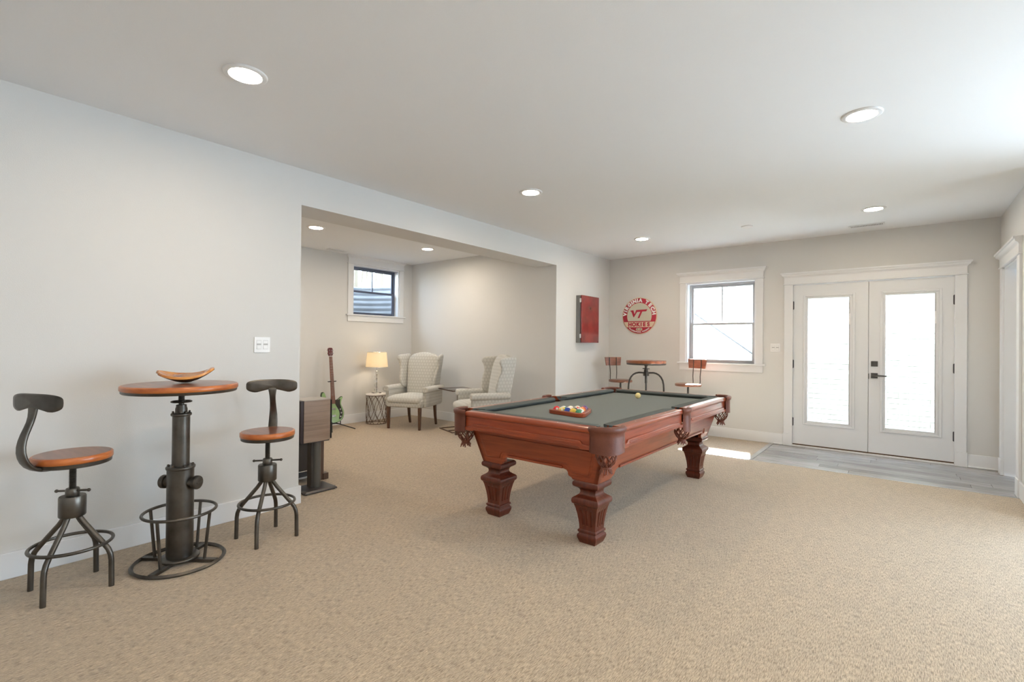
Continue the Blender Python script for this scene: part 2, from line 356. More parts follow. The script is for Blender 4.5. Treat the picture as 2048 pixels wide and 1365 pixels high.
# quarter-round shoe on the vinyl
m = MB(); m.box(DB[1]+0.1085, XR-t, YB-t-0.014, YB-t, -0.001, 0.018).box(PX0, DB[0]-0.1085, YB-t-0.014, YB-t, -0.001, 0.018)
tag(m.build('trim_3', TRIM, bevel=0.006), 'white shoe moulding where baseboard meets the vinyl', 'trim', kind='structure')

# craftsman casing. local: u along wall, v out of wall into the room, z up
def casing(parent, T, u0, u1, z0, z1, floorlen=False, sill=False, cw=0.092, plinth=False):
    zc0 = 0.158 if plinth else z0
    m = MB(T); m.box(u0-cw, u0, 0, 0.02, zc0, z1); m.build('side_casing', TRIM, parent, bevel=0.003)
    m = MB(T); m.box(u1, u1+cw, 0, 0.02, zc0, z1); m.build('side_casing', TRIM, parent, bevel=0.003)
    m = MB(T); m.box(u0-cw-0.012, u1+cw+0.012, 0, 0.032, z1, z1+0.016); m.build('head_bead', TRIM, parent, bevel=0.006, seg=3)
    m = MB(T); m.box(u0-cw, u1+cw, 0, 0.024, z1+0.016, z1+0.118); m.build('frieze_board', TRIM, parent)
    prof = [(0.024, 0.092), (0.026, 0.10), (0.034, 0.108), (0.046, 0.114), (0.052, 0.124), (0.052, 0.136), (0.064, 0.138), (0.064, 0.156), (0, 0.156), (0, 0.092)]
    m = MB(T)
    def ringat(uc, sgn):
        return [Vector((uc+sgn*(p[0]-0.024 if p[0] > 0 else (0.04 if p[1] > 0.1 else 0.0)), p[0], z1+p[1])) for p in prof]
    m.rings([ringat(u0-cw, -1), ringat(u1+cw, 1)]); m.build('crown_moulding', TRIM, parent, ang=0.9, smooth=True)
    if plinth:
        for a, b2 in ((u0-cw-0.006, u0), (u1, u1+cw+0.006)):
            m = MB(T); m.box(a, b2, 0, 0.027, 0, 0.158); m.build('plinth_block', TRIM, parent, bevel=0.003)
    if sill:
        m = MB(T); m.box(u0-cw-0.03, u1+cw+0.03, -0.10, 0.045, z0-0.022, z0); m.build('window_sill', TRIM, parent, bevel=0.006, seg=3)
        m = MB(T); m.box(u0-cw, u1+cw, 0, 0.018, z0-0.115, z0-0.022); m.build('apron', TRIM, parent, bevel=0.002)
def dh_window(name, T, u0, u1, z0, z1, label, fm_, dark, jd=0.115):
    W = thing(name, label, 'window', kind='structure')
    casing(W, T, u0, u1, z0, z1, sill=True)
    d = -jd
    m = MB(T); e = 0.018
    m.box(u0-0.002, u0+e, d-0.03, 0.001, z0, z1).box(u1-e, u1+0.002, d-0.03, 0.001, z0, z1).box(u0+e, u1-e, d-0.03, 0.001, z1-e, z1+0.002)
    m.build('jamb', TRIM, W)
    a0, a1, b0, b1 = u0+e, u1-e, z0, z1-e; zm = (b0+b1)/2-0.008
    m = MB(T); f = 0.02
    m.box(a0, a0+f, d-0.03, d+0.015, b0, b1).box(a1-f, a1, d-0.03, d+0.015, b0, b1).box(a0+f, a1-f, d-0.03, d+0.015, b1-f, b1).box(a0+f, a1-f, d-0.03, d+0.015, b0, b0+0.012)
    m.build('window_frame', fm_, W, bevel=0.002)
    a0 += f; a1 -= f; sw = 0.032
    def sash(nm, s0, s1, dv, mull):
        m = MB(T); m.box(a0, a0+sw, dv-0.02, dv+0.0, s0, s1).box(a1-sw, a1, dv-0.02, dv, s0, s1).box(a0+sw, a1-sw, dv-0.02, dv, s0, s0+sw).box(a0+sw, a1-sw, dv-0.02, dv, s1-sw, s1)
        s = m.build(nm, dark, W, bevel=0.003)
        MB(T).box(a0+sw, a1-sw, dv-0.012, dv-0.008, s0+sw, s1-sw).build('pane', GLASS, s)
        if mull:
            c = (a0+a1)/2; MB(T).box(c-0.008, c+0.008, dv-0.014, dv-0.002, s0+sw, s1-sw).build('mullion', dark, s)
    sash('upper_sash', zm-0.016, b1-f, d-0.008, True); sash('lower_sash', b0+0.012, zm+0.016, d+0.013, False)
    return W
TB = lambda c: Vector((c.x, YB-c.y, c.z))
TNI = lambda c: Vector((XN+c.y, c.x, c.z))
TR = lambda c: Vector((XR-c.y, c.x, c.z))
dh_window('window_1', TB, *WB, 'white cased double-hung window with grey sashes between round sign and double doors', SASH, SASH)
dh_window('window_2', TNI, *WN, 'small high double-hung window with dark blue-grey sashes in the alcove', SASHD, SASHD)
portal(((WB[0]+WB[1])/2, YBo+0.02, (WB[2]+WB[3])/2), (0, -1, 0), 1.0, 1.25)
portal((XN-0.16, (WN[0]+WN[1])/2, (WN[2]+WN[3])/2), (1, 0, 0), 1.0, 0.9)
portal((XE+0.14, (EW[0]+EW[1])/2, (EW[2]+EW[3])/2), (-1, 0, 0), 1.3, 1.9)
# big window added on the unseen side of the room for daylight
W3 = thing('added_window', 'wide fixed window added on the unseen side of the room to let daylight in', 'window', kind='structure')
TE = lambda c: Vector((XE-c.y, c.x, c.z))
casing(W3, TE, *EW, sill=True)
for k in range(5):
    yy = EW[0]+(EW[1]-EW[0])*k/4; MB().box(XE+0.05, XE+0.09, yy-0.03, yy+0.03, EW[2], EW[3]).build('mullion', TRIM, W3)
for k in range(4):
    a = EW[0]+(EW[1]-EW[0])*k/4; MB().box(XE+0.066, XE+0.072, a+0.03, a+(EW[1]-EW[0])/4-0.03, EW[2], EW[3]).build('pane', GLASS, W3)

D3 = thing('added_door', 'wide sliding glass doors added on the unseen side of the room to let sun in', 'door', kind='structure')  # unseen doors added so a sunlit floor patch lights the ceiling
TS = lambda c: Vector((c.x, YE-0.1-c.y, c.z))
casing(D3, TS, 1.2, 4.4, 0.0, 2.12)
for k in range(3):
    x0 = 1.2+k*3.2/3; x1 = x0+3.2/3
    MB().box(x0, x0+0.05, YE-0.06, YE-0.01, 0, 2.12).box(x1-0.05, x1, YE-0.06, YE-0.01, 0, 2.12).box(x0+0.05, x1-0.05, YE-0.06, YE-0.01, 0, 0.06).box(x0+0.05, x1-0.05, YE-0.06, YE-0.01, 2.06, 2.12).build('sliding_frame', TRIM, D3)
    MB().box(x0+0.05, x1-0.05, YE-0.037, YE-0.033, 0.06, 2.06).build('pane', GLASS, D3)
portal((2.8, YE+0.06, 1.06), (0, -1, 0), 3.2, 2.1)
# double door
D1 = thing('door_1', 'pair of white glazed doors with black hinges and dark lever handle', 'door', kind='structure')
casing(D1, TB, DB[0], DB[1], 0.0, 2.112, cw=0.102, plinth=True)
m = MB(TB); m.box(DB[0]-0.028, DB[0]-0.003, -0.13, 0.001, 0, DB[3]+0.02).box(DB[1]+0.003, DB[1]+0.028, -0.13, 0.001, 0, DB[3]+0.02).box(DB[0]-0.003, DB[1]+0.003, -0.13, 0.001, DB[3]+0.003, DB[3]+0.028)
m.box(DB[0]-0.003, DB[0]+0.010, -0.075, -0.055, 0, DB[3]+0.003).box(DB[1]-0.010, DB[1]+0.003, -0.075, -0.055, 0, DB[3]+0.003)
m.build('jamb', TRIM, D1)
MB(TB).box(DB[0]-0.028, DB[1]+0.028, -0.13, -0.008, -0.002, 0.012).build('threshold', THRESH, D1, bevel=0.002)
MB(TB).box(DB[0]-0.01, DB[1]+0.01, -0.006, 0.016, -0.002, 0.019).build('saddle_moulding', TRIM, D1, bevel=0.005)
MB(TB).box(DB[0], DB[1], -0.046, -0.009, 0.010, 0.036).build('door_sweep', mat('sweep_brown', (0.10, 0.055, 0.03), 0.6), D1)
MID = -0.327
def leaf(u0, u1, l0, l1, active):
    z0, z1 = 0.034, DB[3]-0.002
    L0, L1 = 0.305, 1.962
    m = MB(TB)
    m.box(u0, l0, -0.050, -0.005, z0, z1).box(l1, u1, -0.050, -0.005, z0, z1).box(l0, l1, -0.050, -0.005, z0, L0).box(l0, l1, -0.050, -0.005, L1, z1)
    lf = m.build('door_leaf', DOORP, D1)
    # stepped lite frame
    for k, (w0, w1, h) in enumerate(((-0.012, 0.012, 0.006), (0.012, 0.022, 0.001), (0.022, 0.040, -0.002))):
        m = MB(TB)
        A0, A1, B0, B1 = l0+w0, l1-w0, L0+w0, L1-w0; C0, C1, D0, D1_ = l0+w1, l1-w1, L0+w1, L1-w1
        m.box(A0, C0, -0.03, h, B0, B1).box(C1, A1, -0.03, h, B0, B1).box(C0, C1, -0.03, h, B0, D0).box(C0, C1, -0.03, h, D1_, B1)
        m.build('glazing_frame', DOORP, lf, bevel=0.003)
    MB(TB).box(l0+0.04, l1-0.04, -0.026, -0.020, L0+0.04, L1-0.04).build('pane', GLASS, lf)
    m = MB(TB); m.box(l1-0.052, l1-0.040, -0.018, -0.004, L0+0.04, L1-0.04); m.build('blind_track', mat('track_grey', (0.55, 0.56, 0.58), 0.5), lf)
    MB(TB).box(l1-0.052, l1-0.036, -0.004, 0.006, 1.58, 1.72).build('blind_slider', PLASTIC, lf, bevel=0.002)
    hx = u0-0.002 if not active else u1+0.002
    for zc in (0.32, 1.075, 1.842):
        m = MB(TB); m.cyl((hx, 0.004, zc-0.055), (hx, 0.004, zc+0.055), 0.008, n=10).box(hx-0.012, hx+0.012, -0.004, 0.002, zc-0.05, zc+0.05)
        m.build('hinge', mat('hinge_black', (0.05, 0.05, 0.06), 0.4, 0.6) if 'hinge_black' not in bpy.data.materials else bpy.data.materials['hinge_black'], lf)
    if active:
        m = MB(TB); m.box(-0.302, -0.236, -0.005, 0.006, 0.93, 0.993); m.build('lever_plate', HANDLE, lf, bevel=0.002)
        m = MB(TB); m.cyl((-0.269, 0.0, 0.962), (-0.269, 0.05, 0.962), 0.011, n=12).box(-0.28, -0.150, 0.043, 0.055, 0.953, 0.971); m.build('lever_handle', HANDLE, lf, bevel=0.002)
        m = MB(TB); m.box(-0.302, -0.236, -0.005, 0.008, 1.072, 1.135); m.build('deadbolt_plate', HANDLE, lf, bevel=0.002)
        m = MB(TB); m.cyl((-0.269, 0.0, 1.104), (-0.269, 0.016, 1.104), 0.014, n=16); m.box(-0.273, -0.265, 0.016, 0.028, 1.088, 1.120); m.build('thumb_turn', HANDLE, lf, smooth=True)
        m = MB(TB); m.box(u0-0.004, u0+0.004, -0.004, 0.003, 0.92, 0.985); m.build('latch', HANDLE, lf)
leaf(DB[0]+0.001, MID-0.0025, -1.000, -0.472, False)
leaf(MID+0.0025, DB[1]-0.001, -0.202, 0.330, True)
MB(TB).box(MID-0.012, MID+0.012, -0.062, -0.051, 0.034, DB[3]-0.002).build('astragal', DOORP, D1)
portal(((DB[0]+DB[1])/2, YBo+0.02, 1.12), (0, -1, 0), 1.5, 1.8)
# right doorway
D2 = thing('door_2', 'white cased doorway at the right edge with a closed white door', 'door', kind='structure')
casing(D2, TR, DR[0], DR[1], 0.0, DR[3], cw=0.125, plinth=True)
m = MB(TR); m.box(DR[0]-0.002, DR[0]+0.018, -0.115, 0.001, 0, DR[3]).box(DR[1]-0.018, DR[1]+0.002, -0.115, 0.001, 0, DR[3]).box(DR[0]+0.018, DR[1]-0.018, -0.115, 0.001, DR[3]-0.018, DR[3]+0.002)
m.build('jamb', TRIM, D2)
m = MB(TR); m.box(DR[0]+0.022, DR[1]-0.022, -0.150, -0.118, 0.01, DR[3]-0.022)
lf = m.build('door_leaf', TRIM, D2, bevel=0.002)
for z0, z1 in ((0.2, 0.95), (1.1, 1.98)):
    m = MB(TR); m.box(DR[0]+0.14, DR[1]-0.14, -0.119, -0.112, z0, z1); m.build('door_panel', TRIM, lf, bevel=0.004)

# ------------------------------------------------------------------ exterior
YW = 8.95
ext = MB().box(-6.0, 4.0, YBo, YW+0.3, -0.25, -0.12).build('trim_4', CONCR); tag(ext, 'pale concrete floor of the areaway outside the doors', 'paving', kind='structure')
bh, bl, mj = 0.068, 0.225, 0.010
wallb = MB().box(-5.2, -1.82, YW+0.007, YW+0.3, -0.15, 4.02).box(-1.82, 1.4, YW+0.007, YW+0.3, -0.15, 4.75).build('wall_brick', MORTAR); tag(wallb, 'cream painted brick wall seen through the doors and window', 'wall', kind='structure')  # unseen tops are stepped to keep sun off doors and lower sash
bmesh1 = None; cnt = 0; rest = MB(); cand = []
nrow = int(4.7/(bh+mj))
for i in range(nrow):
    z = -0.13+i*(bh+mj); off = (i % 2)*0.5*(bl+mj)
    for j in range(int(6.2/(bl+mj))):
        x = -5.1+j*(bl+mj)+off
        if z > 3.93 and x < -1.82: continue
        vis = (-1.55 < x+bl and x < 0.60 and 0.1 < z < 2.25)
        (cand.append((x, z)) if vis else rest.box(x, x+bl, YW+0.002+random.uniform(-.002, .002), YW+0.03, z, z+bh))
cand.sort(key=lambda q: abs(q[0]+0.45)+0.0*q[1])
bm0 = MB().box(0, bl, 0, 0.03, 0, bh).mesh('brick'); bm0.materials.append(BRICK)
for k, (x, z) in enumerate(cand):
    if k < 290:
        ob = bpy.data.objects.new('brick', bm0); C.objects.link(ob); ob.parent = wallb; ob.location = (x, YW+random.uniform(-.003, .003), z)
    else: rest.box(x, x+bl, YW+0.002+random.uniform(-.002, .002), YW+0.03, z, z+bh)
rb = rest.build('brickwork', BRICK, wallb); rb['kind'] = 'stuff'
ABSORBER = mat('dark_absorber', (0.03, 0.03, 0.03), 0.8)  # dark so that the added outer pieces bounce little sun
m = MB()
m.box(-3.9, WB[0]-0.03, YBo, YBo+0.02, -0.12, 3.4).box(WB[0]-0.03, WB[1]+0.03, YBo, YBo+0.02, -0.12, WB[2]-0.03).box(WB[0]-0.03, WB[1]+0.03, YBo, YBo+0.02, WB[3]+0.02, 3.4).box(WB[1]+0.03, DB[0]-0.06, YBo, YBo+0.02, -0.12, 3.4).box(DB[0]-0.06, DB[1]+0.06, YBo, YBo+0.02, DB[3]+0.05, 3.4).box(DB[1]+0.06, 1.0, YBo, YBo+0.02, -0.12, 3.4)  # added unseen cladding, keeps bounced sun off the bricks
tag(m.build('wall_outer_absorber', ABSORBER), 'dark unseen cladding added around the doors to stop sun bounce, outside', 'wall', kind='structure')
rl = thing('stair_rail', 'thin grey metal rail slanting down outside the back window', 'railing', (-2.9, 8.6, -0.12))
RAILM = mat('rail_grey', (0.05, 0.05, 0.05), 0.6)
m = MB(); m.tube([(-0.05, 0, 2.06), (1.35, 0, 1.04)], 0.011); m.build('rail', RAILM, rl)
m = MB(); m.tube([(1.34, 0, 0), (1.34, 0, 1.05)], 0.010); m.build('post', RAILM, rl)
# window well of the alcove window
ww = MB(); n_ = 40; cx0 = XN-0.14; rr = 0.62; cyw = 4.96
rings = []
for k in range(61):
    z = 1.30+1.02*k/60; q = rr+0.006*math.sin(2*PI*k/5.5)
    rings.append([(cx0-1.35*q*math.sin(PI*i/n_), cyw-q*math.cos(PI*i/n_), z) for i in range(n_+1)])
for a, b2 in zip(rings, rings[1:]):
    A = [ww._v(p) for p in a]; B = [ww._v(p) for p in b2]
    for i in range(n_): ww.face([A[i], A[i+1], B[i+1], B[i]])
ww.bm.verts.ensure_lookup_table(); bmesh.ops.remove_doubles(ww.bm, verts=ww.bm.verts[:], dist=1e-5)
wwo = ww.build('window_well', GALV, smooth=True); tag(wwo, 'corrugated galvanised window well outside the alcove window', 'window well')
sm = wwo.modifiers.new('solid', 'SOLIDIFY'); sm.thickness = 0.006
ch = MB().box(cx0-1.55, cx0, 6.35, 7.3, 1.2, 6.8)  # added block that shades the window well from direct sun
tag(ch.build('wall_sun_blocker', ABSORBER), 'dark block added beside the window well to keep the sun off it, outside', 'wall', kind='structure')
gr = MB().box(cx0-1.1, cx0-0.0, cyw-0.75, cyw+0.75, 1.18, 1.30)
tag(gr.build('ground_well', CONCR), 'gravel bed at the bottom of the window well', 'ground', kind='structure')
gr = MB().box(cx0-26, cx0-0.95, -14, 26, 2.10, 2.26)
tag(gr.build('ground_outside', GROUND), 'leaf covered woodland floor outside the alcove window', 'ground', kind='structure')
rt = random.Random(5)
for k in range(14):
    d = 2.6+((k*5)%14)*0.75; yy = (d+8.08)*(0.600+0.20*((k*3)%14)/14); r = rt.uniform(0.05, 0.12)
    tr = thing('tree', 'bare grey tree trunk standing in the wood beyond the alcove window', 'tree', (cx0-d-1, yy, 2.26), 0, 'bare trees beyond the alcove window')
    m = MB(); l = rt.uniform(-.3, .3); m.tube([(0, 0, -0.1), (l*0.3, 0, 2), (l, 0.1, 5), (l*1.5, 0.2, 8)], [r, r*0.85, r*0.5, r*0.15], 8); m.build('trunk', BARK, tr, smooth=True)
    for q in range(4):
        z = rt.uniform(1.5, 5); a = rt.choice((-1, 1)); m = MB(); m.tube([(l*z/7, 0, z), (l*z/7, a*0.5, z+0.5), (l*z/7+0.2, a*0.9, z+1.4)], [r*0.4, r*0.25, 0.008], 6); m.build('branch', BARK, tr, smooth=True)

# ================================================================== POOL TABLE
PTX, PTY = -2.010, 3.886
pt = thing('pool_table', 'cherry wood pool table with dark grey cloth and leather net pockets', 'pool table', (PTX, PTY, 0))
HX, HY, ZT = 0.667, 1.277, 0.800
PEARL = mat('pearl_inlay', (0.75, 0.73, 0.68), 0.3)
def rail(axis, sgn, s0, s1, material):
    # profile (inward t, z)
    prof = [(0.000, 0.783), (0.003, 0.793), (0.011, 0.799), (0.020, 0.800), (0.074, 0.800), (0.112, 0.798), (0.112, 0.765), (0.03, 0.765), (0.03, 0.664), (0.012, 0.664),
            (0.012, 0.762), (0.006, 0.765), (0.001, 0.772)]
    H_ = HY if axis == 'x' else HX
    def pos(s, t, z):
        return (s, sgn*(H_-t), z) if axis == 'x' else (sgn*(H_-t), s, z)
    m = MB(); m.rings([[pos(s, t, z) for t, z in prof] for s in (s0, s1)])
    r = m.build('rail', material, pt, smooth=True, ang=0.7)
    # stepped lower moulding
    L = s1-s0; q = [(s0, .700), (s0+.0, .700)]
    out = [(s0, 0.690), (s0+0.055, 0.690), (s0+0.062, 0.694), (s0+0.075, 0.710), (s0+0.085, 0.712), (s1-0.085, 0.712), (s1-0.075, 0.710), (s1-0.062, 0.694), (s1-0.055, 0.690), (s1, 0.690),
           (s1, 0.660), (s1-0.07, 0.660), (s1-0.085, 0.672), (s0+0.085, 0.672), (s0+0.07, 0.660), (s0, 0.660)]
    m = MB(lambda c: Vector(pos(c.x, c.y, c.z)))
    m.prism([(a, z) for a, z in out], -0.001, 0.014, 'y'); mo = m.build('rail_moulding', material, r, bevel=0.005, seg=3)
    m = MB(lambda c: Vector(pos(c.x, c.y, c.z))); m.box(s0+0.09, s1-0.09, -0.004, 0.0, 0.688, 0.696); m.build('moulding_bead', material, r, bevel=0.0015)
    # cushion
    cp_ = [(0.100, 0.768), (0.070, 0.7985), (0.072, 0.8015), (0.100, 0.8015), (0.152, 0.7985), (0.158, 0.792), (0.156, 0.784), (0.135, 0.766)]
    m = MB()
    rg = []
    for s, d in ((s0, 1), (s0+0.02, 1), (s1-0.02, -1), (s1, -1)):
        rg.append([pos(s+d*max(0, (t-0.108))*(1.0), t, z) for t, z in cp_])
    rg[0] = [pos(s0-0.015+max(0, (t-0.108))*1.1, t, z) for t, z in cp_]; rg[1] = [pos(s0+0.09, t, z) for t, z in cp_]
    rg[2] = [pos(s1-0.09, t, z) for t, z in cp_]; rg[3] = [pos(s1+0.015-max(0, (t-0.108))*1.1, t, z) for t, z in cp_]
    m.rings(rg); m.build('cushion', CUSH, r, smooth=True, ang=0.9)
    for k in (1, 2, 3):
        MB().lathe([(0.0045, 0), (0.0045, 0.0006)], pos(s0+(s1-s0)*k/4, 0.040, 0.800), n=12).build('rail_sight', PEARL, r)
EX = HX-0.135; EYc = HY-0.165
for sg in (-1, 1):
    rail('x', sg, -EX, EX, CHERRY)
    rail('y', sg, -EYc, -0.062, CHERRYY); rail('y', sg, 0.062, EYc, CHERRYY)
# slate with clipped pockets
a, b_ = HX-0.105, HY-0.105; q = 0.085
pts = [(-a+q, -b_), (a-q, -b_), (a, -b_+q)]+[(a, -0.06), (a-0.045, -0.045), (a-0.045, 0.045), (a, 0.06)]+[(a, b_-q), (a-q, b_), (-a+q, b_), (-a, b_-q)]+[(-a, 0.06), (-a+0.045, 0.045), (-a+0.045, -0.045), (-a, -0.06)]+[(-a, -b_+q)]
MB().prism(pts, 0.737, 0.7655, 'z').build('playing_cloth', CLOTH, pt)
# cabinet
def lerp(z, v1, v0): return v0+(v1-v0)*(z-0.41)/(0.665-0.41)
def cab(nm, wtop, wbot, dtop, dbot, T0, leg_in, material):
    T = lambda c: T0(Vector((c.x*lerp(c.z, wtop, wbot)/wbot, -(lerp(c.z, dtop, dbot)+c.y), c.z)))
    W = wbot; li = leg_in
    half = [(-W, 0.665), (-W, 0.411), (-W+li, 0.411), (-W+li+0.012, 0.425), (-W+li+0.032, 0.432), (-W+li+0.040, 0.445), (-W+li+0.040, 0.455), (-W+li+0.052, 0.470), (-W+li+0.075, 0.476)]
    out = half+[(-x, z) for x, z in half[::-1]]
    m = MB(T); m.prism(out, -0.03, 0.0, 'y'); s = m.build(nm, material, pt, bevel=0.002)
    def off(poly, d):  # crude inset of the outline
        res = []
        for x, z in poly:
            sx = 1 if x < 0 else -1
            res.append((x+sx*d, z))
        return res
    inn = [(-W+0.055, 0.640), (-W+0.055, 0.445), (-W+li+0.015, 0.445), (-W+li+0.022, 0.462), (-W+li+0.030, 0.478), (-W+li+0.055, 0.500)]
    rect = inn+[(-x, z) for x, z in inn[::-1]]
    # bolection bead around raised panel
    m = MB(T); m.prism(rect, -0.004, 0.003, 'y'); m.build('panel_border', material, s, bevel=0.003)
    inn2 = [(-W+0.068, 0.628), (-W+0.068, 0.458), (-W+li+0.006, 0.458), (-W+li+0.012, 0.474), (-W+li+0.022, 0.490), (-W+li+0.050, 0.513)]
    m = MB(T); m.prism(inn2+[(-x, z) for x, z in inn2[::-1]], 0.0, 0.009, 'y'); m.build('raised_panel', material, s, bevel=0.006, seg=3)
    m = MB(T); m.box(-W+li+0.078, W-li-0.078, -0.004, 0.012, 0.476, 0.494); m.build('lower_bead', material, s, bevel=0.005, seg=3)
for sg in (-1, 1):
    cab('end_panel', 0.572, 0.492, 1.165, 1.115, (lambda c, s=sg: Vector((c.x, -s*c.y, c.z))), 0.185, CHERRY)
    cab('side_panel', 1.165, 1.115, 0.572, 0.492, (lambda c, s=sg: Vector((-s*c.y, c.x, c.z))), 0.185, CHERRYY)
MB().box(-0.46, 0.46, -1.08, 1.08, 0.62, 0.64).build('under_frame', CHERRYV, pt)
# legs
def leg_mesh():
    prof1 = [(0.056, 0.0), (0.061, 0.012), (0.069, 0.032), (0.071, 0.046), (0.069, 0.056), (0.062, 0.062), (0.060, 0.068), (0.066, 0.073), (0.068, 0.080), (0.066, 0.086), (0.059, 0.091), (0.059, 0.10)]
    m = MB(); m.sqlathe(prof1)
    rings = []
    for z, r, dp in ((0.10, .059, 0), (0.115, .060, 0), (0.118, .060, .007), (0.15, .0635, .007), (0.19, .070, .007), (0.222, .077, .007), (0.225, .0775, 0), (0.245, .0835, 0), (0.258, 0.088, 0)):
        base = []
        xs = [-1]
        for c in (-0.48, 0, 0.48): xs += [c-0.13, c-0.06, c+0.06, c+0.13]
        for a in range(4):
            for x in xs:
                inn = dp if any(abs(abs(x-c)-0.06) < 1e-6 for c in (-0.48, 0, 0.48)) else 0
                px, py = x*r, -(r-inn)
                for _ in range(a): px, py = -py, px
                base.append((px, py, z))
        rings.append(base)
    m.rings(rings)
    m.sqlathe([(0.088, 0.256), (0.095, 0.262), (0.099, 0.272), (0.099, 0.286), (0.095, 0.296), (0.086, 0.303), (0.072, 0.312), (0.060, 0.322), (0.056, 0.332), (0.056, 0.344), (0.061, 0.354), (0.071, 0.362), (0.083, 0.368), (0.092, 0.376), (0.095, 0.388), (0.093, 0.402), (0.084, 0.411)])
    return m
first = None
for ix in (-1, 1):
    for iy in (-1, 1):
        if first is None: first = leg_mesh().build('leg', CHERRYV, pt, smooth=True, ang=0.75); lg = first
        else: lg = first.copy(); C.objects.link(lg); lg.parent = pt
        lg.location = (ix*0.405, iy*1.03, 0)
# pockets
def wrap(path, name, zlow=0.0, thick=1.0):
    prof = [(0.006, 0.655+zlow), (0.004, 0.70), (0.004, 0.745), (0.003, 0.768), (0.012, 0.780), (0.016, 0.796), (0.010, 0.808), (-0.006, 0.811), (-0.018, 0.806), (-0.022, 0.795), (-0.010, 0.780), (-0.007, 0.745), (-0.002, 0.655+zlow)]
    rings = []; n = len(path)
    for i, p in enumerate(path):
        tx = Vector(path[min(i+1, n-1)])-Vector(path[max(i-1, 0)]); nrm = Vector((tx[1], -tx[0])).normalized()
        e = math.sin(PI*i/(n-1)); 
        rings.append([(p[0]+nrm.x*o*1.0, p[1]+nrm.y*o, z-(0.012*e if z < 0.7 else 0)+0.003*e*(z > 0.79)) for o, z in prof])
    m = MB(); m.rings(rings); return m.build(name, LEATHER, pt, smooth=True, ang=1.2)
def net(cx, cy, r=0.060, par=None):
    m = MB(); zt, H2 = 0.655, 0.11
    def R_(f):
        return r*(1.0-0.05*f if f < 0.5 else 0.975-(f-0.5)**1.6*2.0) if f < 0.95 else r*0.36
    def RR(f):
        keys = [(0, 0.95), (0.25, 1.05), (0.5, 1.03), (0.75, 0.80), (0.92, 0.50), (1.0, 0.42), (1.1, 0.46), (1.3, 0.66)]
        for (a0, b0), (a1, b1) in zip(keys, keys[1:]):
            if f <= a1: return r*(b0+(b1-b0)*(f-a0)/(a1-a0))
        return r*keys[-1][1]
    n = 9
    for d in (-1, 1):
        for k in range(n):
            pts = []
            for i in range(13):
                f = i/12; an = 2*PI*k/n+d*f*1.35
                pts.append((cx+RR(f)*math.cos(an), cy+RR(f)*math.sin(an), zt+0.015-f*H2*1.05))
            m.tube(pts, 0.0042, 5)
    m.ring((cx, cy, zt+0.012), r*0.95, 0.005, n=24, k=6); m.ring((cx, cy, zt-H2+0.008), r*0.44, 0.006, n=20, k=6, zf=1.6)
    ob = m.build('pocket_net', NETL, pt, smooth=True)
    m = MB()
    for k in range(14):
        an = 2*PI*k/14; l = 0.032+0.008*math.sin(k*2.3)
        m.tube([(cx+r*0.40*math.cos(an), cy+r*0.40*math.sin(an), zt-H2+0.01), (cx+r*0.64*math.cos(an), cy+r*0.64*math.sin(an), zt-H2+0.01-l)], 0.0048, 5)
    m.build('net_fringe', NETL, ob)
for sx in (-1, 1):
    for sy_ in (-1, 1):
        cs, ce2 = HX-0.11, HY-0.12
        base = [(HX-0.138, HY+0.001), (HX-0.128, HY+0.010)]
        ac = [(HX-0.115+0.132*math.sin(PI/2*i/14)**0.8, HY-0.13+0.147*math.cos(PI/2*i/14)**0.8) for i in range(15)]
        path = base+ac+[(HX+0.014, HY-0.15), (HX+0.001, HY-0.168)]
        path = [(sx*x, sy_*y) for x, y in path]
        if sx*sy_ > 0: path = path[::-1]
        # make normals point outwards
        mid = path[len(path)//2]; tx = Vector(path[len(path)//2+1])-Vector(path[len(path)//2-1])
        if Vector((tx[1], -tx[0])).dot(Vector(mid)) < 0: path = path[::-1]
        wrap(path, 'corner_pocket'); net(sx*(HX-0.070), sy_*(HY-0.078))
    path = [(sx*(HX-0.002), -0.064), (sx*(HX+0.012), -0.054), (sx*(HX+0.024), -0.034), (sx*(HX+0.029), 0.0), (sx*(HX+0.024), 0.034), (sx*(HX+0.012), 0.054), (sx*(HX-0.002), 0.064)]
    if sx < 0: path = path[::-1]
    tx = Vector(path[4])-Vector(path[2])
    if Vector((tx[1], -tx[0])).dot(Vector(path[3])) < 0: path = path[::-1]
    wrap(path, 'side_pocket', zlow=-0.02); net(sx*(HX-0.028), -0.01, 0.055)

# ------------------------------------------------------------------ rack and balls
BR = 0.0286; RZ = 0.7655
ra = -0.17; rc = Vector((-1.990, 3.240))
def tri(R): return [(R*math.cos(PI/2+2*PI*k/3), R*math.sin(PI/2+2*PI*k/3)) for k in range(3)]
Rk = thing('ball_rack', 'triangular reddish wooden rack holding the pool balls on the cloth', 'ball rack', (rc.x, rc.y, RZ), ra)
ri = 4*BR*2/math.sqrt(3)+BR*2      # circumradius of inner triangle through outer faces
def rtri(R, rr, n=6):
    out = []
    for k in range(3):
        a0 = PI/2+2*PI*k/3; c = ((R-2*rr)*math.cos(a0), (R-2*rr)*math.sin(a0))
        out += [(c[0]+rr*math.cos(a0-PI/3+2*PI/3*i/n), c[1]+rr*math.sin(a0-PI/3+2*PI/3*i/n)) for i in range(n+1)]
    return out
inner = rtri(ri+0.006, 0.029); outer = rtri(ri+0.006+0.042, 0.046)
m = MB(); m.loop_rings([[(*p, 0.001) for p in inner], [(*p, 0.001) for p in outer], [(*p, 0.030) for p in outer], [(*p, 0.034) for p in inner]])
m.build('rack_frame', CHERRY, Rk, bevel=0.003, seg=2)
balls = {}
